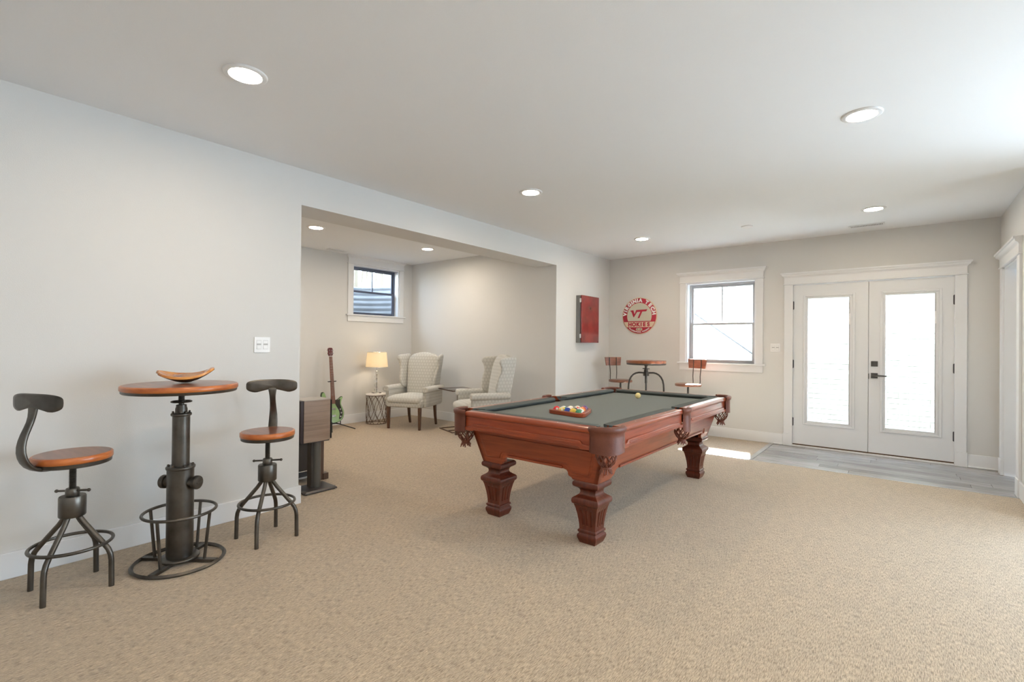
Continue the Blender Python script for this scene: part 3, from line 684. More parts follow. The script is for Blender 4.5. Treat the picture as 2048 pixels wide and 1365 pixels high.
def ball_mat(name, col, stripe):
    if name in bpy.data.materials: return bpy.data.materials[name]
    m_, n, p = newmat(name); L = n.links.new; p.inputs['Roughness'].default_value = 0.08; p.inputs['Coat Weight'].default_value = 0.5
    tc = n.nodes.new('ShaderNodeTexCoord'); sx = n.nodes.new('ShaderNodeSeparateXYZ'); L(tc.outputs['Object'], sx.inputs[0])
    ab = n.nodes.new('ShaderNodeMath'); ab.operation = 'ABSOLUTE'; L(sx.outputs['Z'], ab.inputs[0])
    ax = n.nodes.new('ShaderNodeMath'); ax.operation = 'ABSOLUTE'; L(sx.outputs['X'], ax.inputs[0])
    spot = n.nodes.new('ShaderNodeMath'); spot.operation = 'GREATER_THAN'; spot.inputs[1].default_value = BR*0.93; L(ax.outputs[0], spot.inputs[0])
    f = spot.outputs[0]
    if stripe:
        st = n.nodes.new('ShaderNodeMath'); st.operation = 'GREATER_THAN'; st.inputs[1].default_value = BR*0.52; L(ab.outputs[0], st.inputs[0])
        mxm = n.nodes.new('ShaderNodeMath'); mxm.operation = 'MAXIMUM'; L(st.outputs[0], mxm.inputs[0]); L(f, mxm.inputs[1]); f = mxm.outputs[0]
    mx = n.nodes.new('ShaderNodeMix'); mx.data_type = 'RGBA'; L(f, mx.inputs[0]); mx.inputs[6].default_value = (*col, 1); mx.inputs[7].default_value = (0.80, 0.76, 0.64, 1)
    L(mx.outputs[2], p.inputs['Base Color']); return m_
COL = dict(red=(0.72, 0.015, 0.02), green=(0.01, 0.20, 0.09), blue=(0.015, 0.05, 0.30), yellow=(0.85, 0.62, 0.10), orange=(0.80, 0.22, 0.03), maroon=(0.30, 0.03, 0.04), purple=(0.10, 0.03, 0.18), black=(0.01, 0.01, 0.01))
bme = {}
# front row (5) to apex (1)
layout = [[('red', 0), ('yellow', 1), ('blue', 0), ('yellow', 0), ('green', 0)], [('green', 1), ('orange', 1), ('black', 0), ('maroon', 1)], [('blue', 1), ('red', 1), ('orange', 0)], [('purple', 1), ('maroon', 0)], [('purple', 0)]]
rown = ['front row', 'second row', 'middle row', 'fourth row', 'far tip']
posn = {5: ['left end', 'second from left', 'centre', 'second from right', 'right end'], 4: ['left end', 'second from left', 'second from right', 'right end'], 3: ['left', 'centre', 'right'], 2: ['left', 'right'], 1: ['']}
for i, row in enumerate(layout):
    n = len(row); yloc = -(ri/2-BR)+i*BR*math.sqrt(3)
    for j, (cn, stp) in enumerate(row):
        xloc = (j-(n-1)/2)*2*BR
        me = MB().sphere((0, 0, 0), BR*0.995, 24, 16).mesh('ball'); me.materials.append(ball_mat(('striped_' if stp else 'solid_')+cn, COL[cn], stp))
        me.polygons.foreach_set('use_smooth', [True]*len(me.polygons))
        ob = bpy.data.objects.new('pool_ball', me); C.objects.link(ob)
        v = Matrix.Rotation(ra, 2) @ Vector((xloc, yloc)); ob.location = (rc.x+v.x, rc.y+v.y, RZ+BR)
        ob.rotation_euler = (random.uniform(-0.7, 0.7), random.uniform(-0.6, 0.6), random.uniform(0, 6))
        tag(ob, ('%s %s pool ball in the %s of the rack%s' % ('white and '+cn+' striped' if stp else 'solid', '' if stp else cn, rown[i], ', '+posn[n][j] if n > 1 else '')).replace('  ', ' '), 'pool ball', 'pool balls in the rack')
me = MB().sphere((0, 0, 0), BR*1.0, 24, 16).mesh('ball'); me.materials.append(mat('ivory_ball', (0.80, 0.66, 0.30), 0.12, coat=0.4)); me.polygons.foreach_set('use_smooth', [True]*len(me.polygons))
ob = bpy.data.objects.new('cue_ball', me); C.objects.link(ob); ob.location = (-2.085, 4.63, RZ+BR); tag(ob, 'lone pale yellow cue ball near the far cushion', 'pool ball')

# ================================================================== INDUSTRIAL STOOLS AND BAR TABLE
def round_top(parent, R, z0, z1, name, topname):
    m = MB(); n = 64; h = z1-z0
    m.lathe([(R-0.004, z0), (R, z0+0.005), (R, z1-0.006), (R-0.006, z1-0.0005), (R-0.010, z1)], n=n)
    e = m.build(name, EDGEWOOD, parent, smooth=True, ang=1.0)
    m = MB(); m.lathe([(R-0.010, z1-0.002), (R-0.011, z1+0.0008), (0.001, z1+0.0012)], n=n)
    m.build(topname, TOPWOOD, e, smooth=True, ang=1.0)
    return e
def swivel_stool(loc, back_dir, label):
    st = thing('swivel_stool', label, 'stool', loc, 0.05, 'industrial swivel stools at the pedestal table')
    zs = 0.712; R = 0.166
    round_top(st, R, zs-0.034, zs, 'seat', 'seat_top')
    m = MB(); m.lathe([(0.02, zs-0.056), (R-0.012, zs-0.056), (R-0.006, zs-0.052), (R-0.004, zs-0.034), (0.02, zs-0.034)], n=56); m.build('seat_pan', IRON, st, smooth=True, ang=0.8)
    # screw
    prof = [(0.014, 0.50)]
    z = 0.50
    while z < zs-0.055: prof += [(0.0125, z), (0.0165, z+0.003), (0.0125, z+0.006)]; z += 0.0065
    prof.append((0.013, zs-0.05)); m = MB(); m.lathe(prof, n=16); m.build('screw', IRON, st)
    m = MB(); m.lathe([(0.028, 0.488), (0.030, 0.492), (0.030, 0.522), (0.026, 0.528), (0.015, 0.530)], n=20); m.build('collar', IRON, st, smooth=True)
    m = MB(); m.tube([(-0.085, -0.045, 0.505), (0.085, 0.045, 0.522)], 0.006, 10)
    for s in (-1, 1): m.sphere((s*0.087, s*0.046, 0.5135+s*0.0087), 0.009, 12, 8)
    m.build('locking_bar', IRON, st, smooth=True)
    m = MB(); m.lathe([(0.045, 0.378), (0.054, 0.381), (0.057, 0.386), (0.057, 0.482), (0.054, 0.488), (0.03, 0.489)], n=32); m.build('hub', IRON, st, smooth=True, ang=0.9)
    for k in range(4):
        a = PI/4+k*PI/2; c, s = math.cos(a), math.sin(a)
        path = [(0.030, 0.385), (0.038, 0.370), (0.060, 0.338), (0.150, 0.228), (0.172, 0.198), (0.183, 0.170), (0.187, 0.140), (0.189, 0.0)]
        sm_ = []
        for i in range(len(path)-1):
            for f in (0, 0.5): sm_.append((path[i][0]+(path[i+1][0]-path[i][0])*f, path[i][1]+(path[i+1][1]-path[i][1])*f))
        sm_.append(path[-1])
        m = MB(); m.tube([(r*c, r*s, z) for r, z in sm_], 0.0125, 12); m.build('leg', IRON, st, smooth=True)
    m = MB(); m.ring((0, 0, 0.235), 0.168, 0.0085, n=64, k=10); m.build('foot_ring', IRON, st, smooth=True)
    # backrest
    ba = back_dir-0.05
    T = lambda v: Vector((v.x*math.cos(ba)-v.y*math.sin(ba), v.x*math.sin(ba)+v.y*math.cos(ba), v.z))
    br_ = [(0.02, zs-0.060), (0.10, zs-0.060), (0.155, zs-0.055), (0.200, zs-0.030), (0.226, zs+0.020), (0.232, zs+0.075), (0.216, zs+0.135), (0.190, zs+0.190), (0.182, zs+0.240), (0.180, zs+0.275)]
    wd = [0.020, 0.022, 0.026, 0.030, 0.030, 0.026, 0.021, 0.018, 0.022, 0.034]
    rings = []
    for i, ((x, z), w_) in enumerate(zip(br_, wd)):
        p0 = Vector((br_[max(i-1, 0)][0], br_[max(i-1, 0)][1])); p1 = Vector((br_[min(i+1, len(br_)-1)][0], br_[min(i+1, len(br_)-1)][1]))
        t_ = (p1-p0).normalized(); nn = Vector((-t_.y, t_.x)); th = 0.010
        rings.append([(x+nn.x*a*th, b2*w_, z+nn.y*a*th) for a, b2 in ((-1, -0.8), (-0.5, -1), (0.5, -1), (1, -0.8), (1, 0.8), (0.5, 1), (-0.5, 1), (-1, 0.8))])
    m = MB(T); m.rings(rings); m.build('back_bracket', IRON, st, smooth=True, ang=1.2, sub=1)
    # back plate: kidney outline curved around the sitter
    zc = zs+0.285
    outl = []
    N = 48
    for i in range(N):
        a = 2*PI*i/N; y = 0.148*math.cos(a)*(1 if abs(math.cos(a)) > 0 else 1); ca = math.cos(a); sa = math.sin(a)
        y = 0.163*math.copysign(abs(ca)**0.75, ca)
        if sa >= 0: z = 0.045*abs(sa)**0.5
        else:
            lobe = 0.052*abs(sa)**0.6; z = -lobe*(0.45+0.55*min(1, (abs(y)/0.105))**1.5) if abs(y) < 0.105 else -lobe
        outl.append((y, z))
    def pl(x, y, z): return Vector((x-0.9*y*y+0.004, y, zc+z))
    m = MB(T)
    rg = []
    for f, th in ((0.0, 0.007), (0.80, 0.007), (0.97, 0.005), (1.0, 0.0), (0.97, -0.005), (0.80, -0.007), (0.0, -0.007)):
        rg.append([pl(0.180+th, y*max(f, 0.001), z*max(f, 0.001)) for y, z in outl])
    m.rings(rg, cap=False); m.build('backrest', IRON, st, smooth=True, ang=1.3)
    return st
swivel_stool((-3.404, 0.552, 0), math.radians(296), 'industrial iron swivel stool with round wood seat at the left edge of the frame')
swivel_stool((-3.306, 1.515, 0), math.radians(147), 'industrial iron swivel stool with round wood seat beside the wall end and speaker')

bt = thing('pub_table', 'round wood top pub table on a hydrant-like iron pedestal', 'table', (-3.335, 1.022, 0))
round_top(bt, 0.293, 1.022, 1.052, 'table_top', 'top_surface')
m = MB(); m.lathe([(0.03, 1.006), (0.283, 1.006), (0.287, 1.010), (0.288, 1.022), (0.03, 1.022)], n=72); m.build('top_pan', IRON, bt, smooth=True, ang=0.8)
prof = [(0.014, 0.93)]; z = 0.935
while z < 0.985: prof += [(0.014, z), (0.018, z+0.004), (0.014, z+0.008)]; z += 0.009
prof += [(0.018, 0.996), (0.03, 0.999), (0.04, 1.007)]; m = MB(); m.lathe(prof, n=18); m.build('screw', IRON, bt)
hw = MB(); hw.ring((0, 0, 0.947), 0.050, 0.005, n=36, k=8)
for k in range(3):
    a = 0.5+2*PI*k/3; hw.tube([(0.015*math.cos(a), 0.015*math.sin(a), 0.947), (0.05*math.cos(a), 0.05*math.sin(a), 0.947)], 0.004, 8)
hw.lathe([(0.020, 0.940), (0.022, 0.946), (0.020, 0.953)], n=18); hw.build('handwheel', IRON, bt, smooth=True)
m = MB(); m.lathe([(0.031, 0.876), (0.031, 0.905), (0.027, 0.918), (0.027, 0.928), (0.020, 0.930)], n=28); m.build('gland', IRON, bt, smooth=True, ang=0.9)
m = MB(); m.lathe([(0.045, 0.565), (0.045, 0.862), (0.051, 0.864), (0.053, 0.868), (0.053, 0.876), (0.050, 0.880), (0.02, 0.881)], n=40); m.build('upper_column', IRON, bt, smooth=True, ang=0.9)
m = MB(); m.lathe([(0.067, 0.035), (0.069, 0.050), (0.069, 0.548), (0.073, 0.551), (0.075, 0.556), (0.075, 0.564), (0.071, 0.568), (0.05, 0.569)], n=48); m.build('lower_column', IRON, bt, smooth=True, ang=0.9)
m = MB(); m.lathe([(0.100, 0.022), (0.102, 0.026), (0.102, 0.032), (0.098, 0.036), (0.05, 0.037)], n=48); m.build('base_flange', IRON, bt, smooth=True, ang=0.9)
def bolts(R, z, n, a0, r=0.008):
    for k in range(n):
        a = a0+2*PI*k/n; m = MB(); m.lathe([(r, 0), (r, 0.009), (r*0.7, 0.012), (0.001, 0.013)], (R*math.cos(a), R*math.sin(a), z), n=6); m.build('bolt', IRON, bt)
bolts(0.041, 0.880, 6, 0.3, 0.006); bolts(0.061, 0.568, 6, 0.1, 0.007)
for a in (math.radians(128), math.radians(48-8), math.radians(218)):
    pass
for ad in (35, 215):
    a = math.radians(ad); d = Vector((math.cos(a), math.sin(a), 0))
    T = (lambda v, d=d: Vector((d.x*v.z-d.y*v.x, d.y*v.z+d.x*v.x, 0.47+v.y)))
    m = MB(T); m.lathe([(0.028, 0.05), (0.028, 0.086), (0.038, 0.088), (0.040, 0.092), (0.040, 0.108)], n=28, cap=False)
    m.lathe([(0.040, 0.108), (0.037, 0.114), (0.026, 0.117), (0.001, 0.118)], n=28)
    nz = m.build('hose_outlet', IRON, bt, smooth=True, ang=0.8)
    m = MB(T); m.box(-0.024, 0.024, -0.004, 0.004, 0.117, 0.123); m.build('outlet_rib', IRON, nz, bevel=0.002)
m = MB(); m.ring((0, 0, 0.011), 0.228, 0.011, n=72, k=4, zf=1.0); m.build('base_ring', IRON, bt)
for k in range(4):
    a = math.radians(45+90*k-8); m = MB(); c, s = math.cos(a), math.sin(a)
    m.rings([[(c*r-s*w_, s*r+c*w_, z) for w_, z in ((-0.016, 0.006), (0.016, 0.006), (0.016, 0.022), (-0.016, 0.022))] for r in (0.06, 0.222)]); m.build('base_arm', IRON, bt)
    m = MB(); m.tube([(c*0.150, s*0.150, 0.018), (c*0.180, s*0.180, 0.298)], 0.0085, 10); m.build('ring_strut', IRON, bt, smooth=True)
m = MB(); m.ring((0, 0, 0.300), 0.184, 0.0085, n=72, k=10); m.build('foot_ring', IRON, bt, smooth=True)

# live-edge bowl
BW1 = mat('bowl_inner_wood', (0.62, 0.27, 0.06), 0.2, col2=(0.40, 0.13, 0.03), nscale=9, stretch=(1, 4, 1), coat=0.6)
BW2 = mat('bowl_bark', (0.05, 0.022, 0.012), 0.45, col2=(0.09, 0.04, 0.02), nscale=14)
m = MB(); n = 56; Rn = 10
def bowl_pt(a, f, off):
    A, B_ = 0.147, 0.098
    rimz = 0.026+0.046*abs(math.cos(a))**2.2*(1.15 if math.cos(a) > 0 else 0.80)
    rimz += 0.016*max(0, math.sin(a))
    notch = 1-0.08*math.exp(-((a-PI-0.25)/0.16)**2)-0.05*math.exp(-((a-0.45)/0.15)**2)
    x = A*math.cos(a)*f*notch; y = B_*math.sin(a)*f*(1+0.10*math.sin(2*a+0.4))
    return (x, y, off+0.002+rimz*f**1.7)
inn = [[bowl_pt(2*PI*i/n, f, 0.013) for i in range(n)] for f in (0.02, 0.2, 0.4, 0.6, 0.8, 0.92, 0.985)]
outr = [[(p[0]*1.04, p[1]*1.09, p[2]) for p in [bowl_pt(2*PI*i/n, f, 0.0) for i in range(n)]] for f in (0.98, 0.86, 0.7, 0.45, 0.2, 0.02)]
bwl = thing('wooden_bowl', 'honey brown live-edge wooden bowl with upswept ends on the pub table', 'bowl', (-3.375, 1.055, 1.0530), math.radians(66))
m = MB(); m.rings(inn+[[tuple((Vector(a)+Vector(b2))/2+Vector((0, 0, 0.002))) for a, b2 in zip(inn[-1], outr[0])]]+outr[:2], cap=True); m.build('bowl_inside', BW1, bwl, smooth=True, ang=1.5)
m = MB(); m.rings(outr[1:], cap=True)
outside = m.build('bowl_outside', BW2, bwl, smooth=True, ang=1.5)

# ================================================================== FAR BISTRO SET
ft = thing('bistro_table', 'small round wooden bistro table with arched iron legs under the round sign', 'table', (-2.87, 6.64, 0), -0.375)
m = MB(); m.lathe([(0.275, 1.045), (0.278, 1.05), (0.278, 1.078), (0.272, 1.083), (0.001, 1.083)], n=56); m.build('table_top', TOPWOOD, ft, smooth=True, ang=0.8)
m = MB(); m.lathe([(0.05, 1.022), (0.268, 1.022), (0.274, 1.026), (0.274, 1.045), (0.05, 1.045)], n=56); m.build('metal_band', DARKIRON, ft, smooth=True, ang=0.8)
m = MB(); m.lathe([(0.017, 0.76), (0.017, 1.00), (0.03, 1.01), (0.05, 1.022)], n=16); m.build('screw', DARKIRON, ft, smooth=True)
m = MB(); m.lathe([(0.03, 0.86), (0.042, 0.865), (0.042, 0.915), (0.03, 0.92), (0.026, 0.955), (0.017, 0.96)], n=20); m.build('hub', DARKIRON, ft, smooth=True)
m = MB(); m.tube([(-0.065, 0, 0.965), (0.065, 0, 0.965)], 0.006, 8); m.build('locking_bar', DARKIRON, ft, smooth=True)
for k in range(4):
    a = PI/4+k*PI/2; c, s = math.cos(a), math.sin(a)
    pts = [(0.035, 0.905), (0.10, 0.907), (0.14, 0.898), (0.175, 0.878), (0.205, 0.845), (0.228, 0.80), (0.240, 0.74), (0.244, 0.68), (0.246, 0.5), (0.25, 0.0)]
    m = MB(); m.tube([(c*r, s*r, z) for r, z in pts], 0.012, 10); m.build('leg', DARKIRON, ft, smooth=True)
m = MB(); m.ring((0, 0, 0.32), 0.238, 0.008, n=48, k=8); m.build('foot_ring', DARKIRON, ft, smooth=True)
BISTROW = mat('walnut_brown_wood', (0.24, 0.095, 0.05), 0.3, col2=(0.14, 0.05, 0.03), nscale=5, stretch=(1, 6, 6), coat=0.3)
def bistro_chair(loc, rz, label):
    # back towards local +y, front -y
    t_ = thing('bistro_chair', label, 'chair', loc, rz, 'wooden bistro chairs at the far table')
    zs = 0.775
    m = MB(); m.lathe([(0.150, zs-0.036), (0.172, zs-0.034), (0.176, zs-0.020), (0.174, zs-0.006), (0.165, zs), (0.001, zs-0.004)], n=40); m.build('seat', BISTROW, t_, smooth=True, ang=0.9)
    m = MB(); m.lathe([(0.014, 0.45), (0.014, zs-0.05), (0.05, zs-0.045), (0.09, zs-0.036)], n=16); m.build('screw', DARKIRON, t_, smooth=True)
    for s in (-1, 1):
        m = MB(); m.tube([(s*0.05, 0.10, zs-0.043), (s*0.052, 0.17, zs-0.043), (s*0.054, 0.198, zs-0.03), (s*0.055, 0.21, zs+0.01), (s*0.056, 0.205, zs+0.09), (s*0.058, 0.212, zs+0.16), (s*0.06, 0.222, zs+0.235), (s*0.06, 0.226, zs+0.33)], 0.006, 8); m.build('back_rod', DARKIRON, t_, smooth=True)
    m = MB(); rg = []
    for i in range(13):
        x = -0.138+0.276*i/12; yy = 0.230-1.3*x*x; 
        rg.append([(x*(0.92), yy+0.010-0.009, zs+0.205), (x*0.92, yy+0.010+0.009, zs+0.205), (x*1.05, yy+0.022+0.009, zs+0.335), (x*1.05, yy+0.022-0.009, zs+0.335)])
    m.rings(rg); m.build('backrest', BISTROW, t_, bevel=0.003)
    m = MB(); m.lathe([(0.02, 0.42), (0.036, 0.425), (0.036, 0.47), (0.02, 0.48)], n=16); m.build('hub', DARKIRON, t_, smooth=True)
    for k in range(4):
        a = PI/4+k*PI/2; c, s = math.cos(a), math.sin(a)
        m = MB(); m.tube([(c*0.03, s*0.03, 0.45), (c*0.10, s*0.10, 0.41), (c*0.15, s*0.15, 0.32), (c*0.17, s*0.17, 0.0)], 0.010, 8); m.build('leg', DARKIRON, t_, smooth=True)
    m = MB(); m.ring((0, 0, 0.22), 0.168, 0.006, n=40, k=8); m.build('foot_ring', DARKIRON, t_, smooth=True)
    return t_
bistro_chair((-3.345, 6.80, 0), math.radians(58), 'wooden bistro chair left of the far round table, below the sign')
bistro_chair((-2.325, 6.80, 0), math.radians(-14), 'wooden bistro chair right of the far round table, in front of the window')

# ================================================================== ALCOVE FURNITURE
def wing_chair(loc, rz, label):
    t_ = thing('wing_armchair', label, 'armchair', loc, rz, 'patterned wingback armchairs')
    # seat base and cushion (front = -y)
    def rbox(x0, x1, y0, y1, z0, z1, dome=0.0, taper=0.0, n=8):
        m = MB(); rg = []
        N = 32
        for z, f in ((z0, 0.97), (z0+0.02, 1.0), ((z0+z1)/2, 1.0), (z1-0.035, 1.0), (z1-0.010, 0.975), (z1+dome*0.5, 0.75), (z1+dome, 0.3), (z1+dome, 0.02)):
            rr = []
            for i in range(N):
                a = 2*PI*i/N; ca, sa = math.cos(a), math.sin(a); e = 0.22
                u = math.copysign(abs(ca)**e, ca); v = math.copysign(abs(sa)**e, sa)
                xx = (x0+x1)/2+u*(x1-x0)/2*f*(1-taper*(v+1)/2); yy = (y0+y1)/2+v*(y1-y0)/2*f
                rr.append((xx, yy, z))
            rg.append(rr)
        m.rings(rg); return m
    rbox(-0.315, 0.315, -0.33, 0.30, 0.335, 0.455, 0.0, 0.12).build('seat_base', FABRIC, t_, smooth=True, ang=1.4)
    rbox(-0.295, 0.295, -0.345, 0.20, 0.40, 0.485, 0.045, 0.10).build('seat_cushion', FABRIC, t_, smooth=True, ang=1.4)
    # back: rings from bottom to top, reclined
    rg = []
    for z, hw_, th, yc in ((0.40, 0.235, 0.055, 0.215), (0.55, 0.240, 0.075, 0.235), (0.75, 0.252, 0.075, 0.265), (0.95, 0.268, 0.065, 0.300), (1.05, 0.272, 0.055, 0.322), (1.10, 0.262, 0.045, 0.335), (1.135, 0.215, 0.032, 0.343), (1.150, 0.13, 0.018, 0.346), (1.155, 0.02, 0.006, 0.347)):
        rr = []
        for i in range(28):
            a = 2*PI*i/28; ca, sa = math.cos(a), math.sin(a)
            rr.append((hw_*math.copysign(abs(ca)**0.35, ca), yc+th*math.copysign(abs(sa)**0.6, sa)-(0.018*(1-abs(ca)) if sa < 0 else 0), z-0.035*(abs(ca)**2)*(1 if z > 1.04 else 0)))
        rg.append(rr)
    m = MB(); m.rings(rg); m.build('backrest', FABRIC, t_, smooth=True, ang=1.4)
    for s in (-1, 1):
        # wing, outline in y-z, flaring outwards toward the front
        out = [(0.30, 0.58), (0.16, 0.60), (0.105, 0.66), (0.10, 0.74), (0.125, 0.84), (0.155, 0.92), (0.150, 1.00), (0.125, 1.055), (0.145, 1.095), (0.20, 1.115), (0.28, 1.12), (0.375, 1.125), (0.39, 1.06), (0.36, 0.80)]
        m = MB(lambda c, s=s: Vector((s*(0.262+c.x+0.30*max(0, 0.36-c.y)*max(0.25, min(1, (c.z-0.5)/0.5))+0.035*max(0, c.z-0.8)/0.3), c.y, c.z)))
        P_ = []
        nO = len(out)
        for i in range(nO):   # Catmull-Rom smoothing
            p0, p1, p2, p3 = [Vector(out[(i+k-1) % nO]) for k in range(4)]
            for f in (0, 0.33, 0.66): P_.append(tuple(0.5*((2*p1)+(-p0+p2)*f+(2*p0-5*p1+4*p2-p3)*f*f+(-p0+3*p1-3*p2+p3)*f**3)))
        cen = Vector((0.25, 0.86))
        def sc(f): return [((cen+(Vector(p)-cen)*f)) for p in P_]
        rg = [[(x, q[0], q[1]) for q in sc(f)] for x, f in ((-0.022, 0.05), (-0.024, 0.80), (-0.020, 0.95), (-0.008, 1.0), (0.010, 1.0), (0.022, 0.95), (0.026, 0.80), (0.024, 0.05))]
        m.rings(rg); m.build('wing', FABRIC, t_, smooth=True, ang=1.4)
        # arm: upright panel and rolled top
        m = MB(); rg = []
        for y, f in ((-0.235, 0.6), (-0.245, 0.9), (-0.235, 1.0), (0.0, 1.0), (0.27, 0.95), (0.30, 0.85)):
            rr = []
            for i in range(20):
                a = 2*PI*i/20; ca, sa = math.cos(a), math.sin(a)
                rr.append((s*(0.318+0.030*f*math.copysign(abs(ca)**0.5, ca)), y+0.00*sa, 0.47+0.135*f*math.copysign(abs(sa)**0.4, sa)))
            rg.append(rr)
        m.rings(rg); m.build('arm_panel', FABRIC, t_, smooth=True, ang=1.4)
        m = MB(); rg = []
        for y, f in ((-0.262, 0.25), (-0.268, 0.75), (-0.262, 0.95), (-0.25, 1.0), (-0.05, 1.0), (0.12, 0.98), (0.28, 0.92)):
            rg.append([(s*0.338+0.056*f*math.cos(2*PI*i/20), y, 0.600+0.014*(y < 0)*0+0.048*f*math.sin(2*PI*i/20)) for i in range(20)])
        m.rings(rg); m.build('arm_roll', FABRIC, t_, smooth=True, ang=1.4)
    for sx in (-1, 1):
        m = MB(); m.rings([[(sx*0.265+a*0.019*f, -0.285+b2*0.019*f, z) for a, b2 in ((-1, -1), (1, -1), (1, 1), (-1, 1))] for z, f in ((0, 0.85), (0.34, 1.2))]); m.build('leg', LEGWOOD, t_, bevel=0.003)
        m = MB(); m.rings([[(sx*0.235+a*0.018*f, 0.255+dy+b2*0.018*f, z) for a, b2 in ((-1, -1), (1, -1), (1, 1), (-1, 1))] for z, f, dy in ((0, 0.85, 0.055), (0.15, 1.0, 0.02), (0.34, 1.2, 0.0))]); m.build('leg', LEGWOOD, t_, bevel=0.003)
    return t_
wc = wing_chair((-5.95, 4.96, 0), 0.36, 'pale patterned wingback armchair beside the lamp table')
copy_tree(wc, (-4.575, 5.02, 0), -0.50, 'pale patterned wingback armchair behind the pool table corner, right of the glass table')

# C-shaped side table
ct = thing('side_table', 'slim dark metal C-shaped side table with glass top between the armchairs', 'table', (-5.245, 5.235, 0), math.radians(-19))
fw, fd, fz = 0.255, 0.215, 0.615
def frame_rect(m, x0, x1, y0, y1, z0, z1, w_):
    return m.box(x0, x1, y0, y0+w_, z0, z1).box(x0, x1, y1-w_, y1, z0, z1).box(x0, x0+w_, y0+w_, y1-w_, z0, z1).box(x1-w_, x1, y0+w_, y1-w_, z0, z1)
frame_rect(MB(), -fw, fw, -fd, fd, fz-0.014, fz, 0.014).build('top_frame', BRONZE, ct)
MB().box(-fw+0.014, fw-0.014, -fd+0.014, fd-0.014, fz-0.007, fz-0.001).build('glass_top', glass('smoked_glass', (0.93, 0.92, 0.91)), ct)
frame_rect(MB(), -fw+0.05, fw, -fd, fd, 0.0, 0.014, 0.014).build('base_frame', BRONZE, ct)
for yy in (-0.045, 0.045):
    MB().box(0.06, 0.074, yy-0.007, yy+0.007, 0.014, fz-0.014).build('stem', BRONZE, ct)
for q in (0.0,):
    MB().box(0.06, 0.074, -fd, fd, 0.0, 0.013).build('cross_bar', BRONZE, ct); MB().box(0.06, 0.074, -fd+0.014, fd-0.014, fz-0.014, fz-0.003).build('cross_bar', BRONZE, ct)

# drum table with wire cage
dt = thing('drum_table', 'round white topped side table with a bronze wire cage base', 'table', (-6.63, 4.76, 0))
m = MB(); m.lathe([(0.160, 0.458), (0.168, 0.461), (0.168, 0.479), (0.164, 0.483), (0.001, 0.483)], n=48); m.build('table_top', mat('white_marble', (0.82, 0.79, 0.77), 0.3, noise=0.08, nscale=6), dt, smooth=True, ang=0.9)
m = MB(); m.ring((0, 0, 0.452), 0.160, 0.005, n=48, k=6); m.ring((0, 0, 0.006), 0.158, 0.005, n=48, k=6); m.build('hoops', BRONZE, dt, smooth=True)
for d in (-1, 1):
    for k in range(9):
        pts = []
        for i in range(15):
            f = i/14; a = 2*PI*k/9+d*(f*1.25+0.10*math.sin(2*PI*f)); pts.append((0.159*math.cos(a), 0.159*math.sin(a), 0.45-0.444*f))
        m = MB(); m.tube(pts, 0.0034, 6); m.build('wire', BRONZE, dt, smooth=True)
# lamp
lp = thing('table_lamp', 'lit table lamp with stacked crystal base and cream shade', 'lamp', (-6.63, 4.76, 0.4835))
MB().box(-0.055, 0.055, -0.055, 0.055, 0.0, 0.018).build('plinth', CRYSTAL, lp, bevel=0.003)
zz = 0.022
for k in range(5):
    r = 0.040-0.0022*k; m = MB(); m.sphere((0, 0, zz+r*0.92), r, 20, 12, (1, 1, 0.92)); m.build('crystal_ball', CRYSTAL, lp, smooth=True); zz += r*1.84
    m = MB(); m.lathe([(0.015, zz-0.002), (0.018, zz+0.001), (0.015, zz+0.004)], n=16); m.build('collar', SILVER, lp, smooth=True); zz += 0.002
m = MB(); m.lathe([(0.006, 0.02), (0.006, 0.60)], n=8); m.build('rod', SILVER, lp)
SH, nn_, pp_ = newmat('lampshade_fabric')
pp_.inputs['Base Color'].default_value = (0.80, 0.75, 0.66, 1); pp_.inputs['Roughness'].default_value = 0.9
tr_ = nn_.nodes.new('ShaderNodeBsdfTranslucent'); tr_.inputs[0].default_value = (0.95, 0.88, 0.74, 1)
mx_ = nn_.nodes.new('ShaderNodeMixShader'); mx_.inputs[0].default_value = 0.5; nn_.links.new(pp_.outputs[0], mx_.inputs[1]); nn_.links.new(tr_.outputs[0], mx_.inputs[2]); nn_.links.new(mx_.outputs[0], nn_.nodes['Material Output'].inputs[0])
m = MB(); m.lathe([(0.176, 0.425), (0.150, 0.665), (0.148, 0.665), (0.174, 0.425)], n=48, cap=False)
m.build('lamp_shade', SH, lp, smooth=True, ang=1.0)
m = MB(); m.ring((0, 0, 0.425), 0.175, 0.003, n=48, k=6); m.ring((0, 0, 0.665), 0.149, 0.003, n=48, k=6); m.build('shade_rim', SILVER, lp, smooth=True)
m = MB(); m.sphere((0, 0, 0.55), 0.028, 14, 10); m.lathe([(0.014, 0.50), (0.014, 0.53)], n=10); m.build('bulb', emit('bulb_glass', (1, 0.80, 0.55), 75), lp, smooth=True)
m = MB(); m.tube([(-0.149, 0, 0.655), (0.149, 0, 0.655)], 0.002, 6); m.lathe([(0.005, 0.655), (0.007, 0.668), (0.004, 0.680), (0.001, 0.682)], n=10); m.build('finial', SILVER, lp)

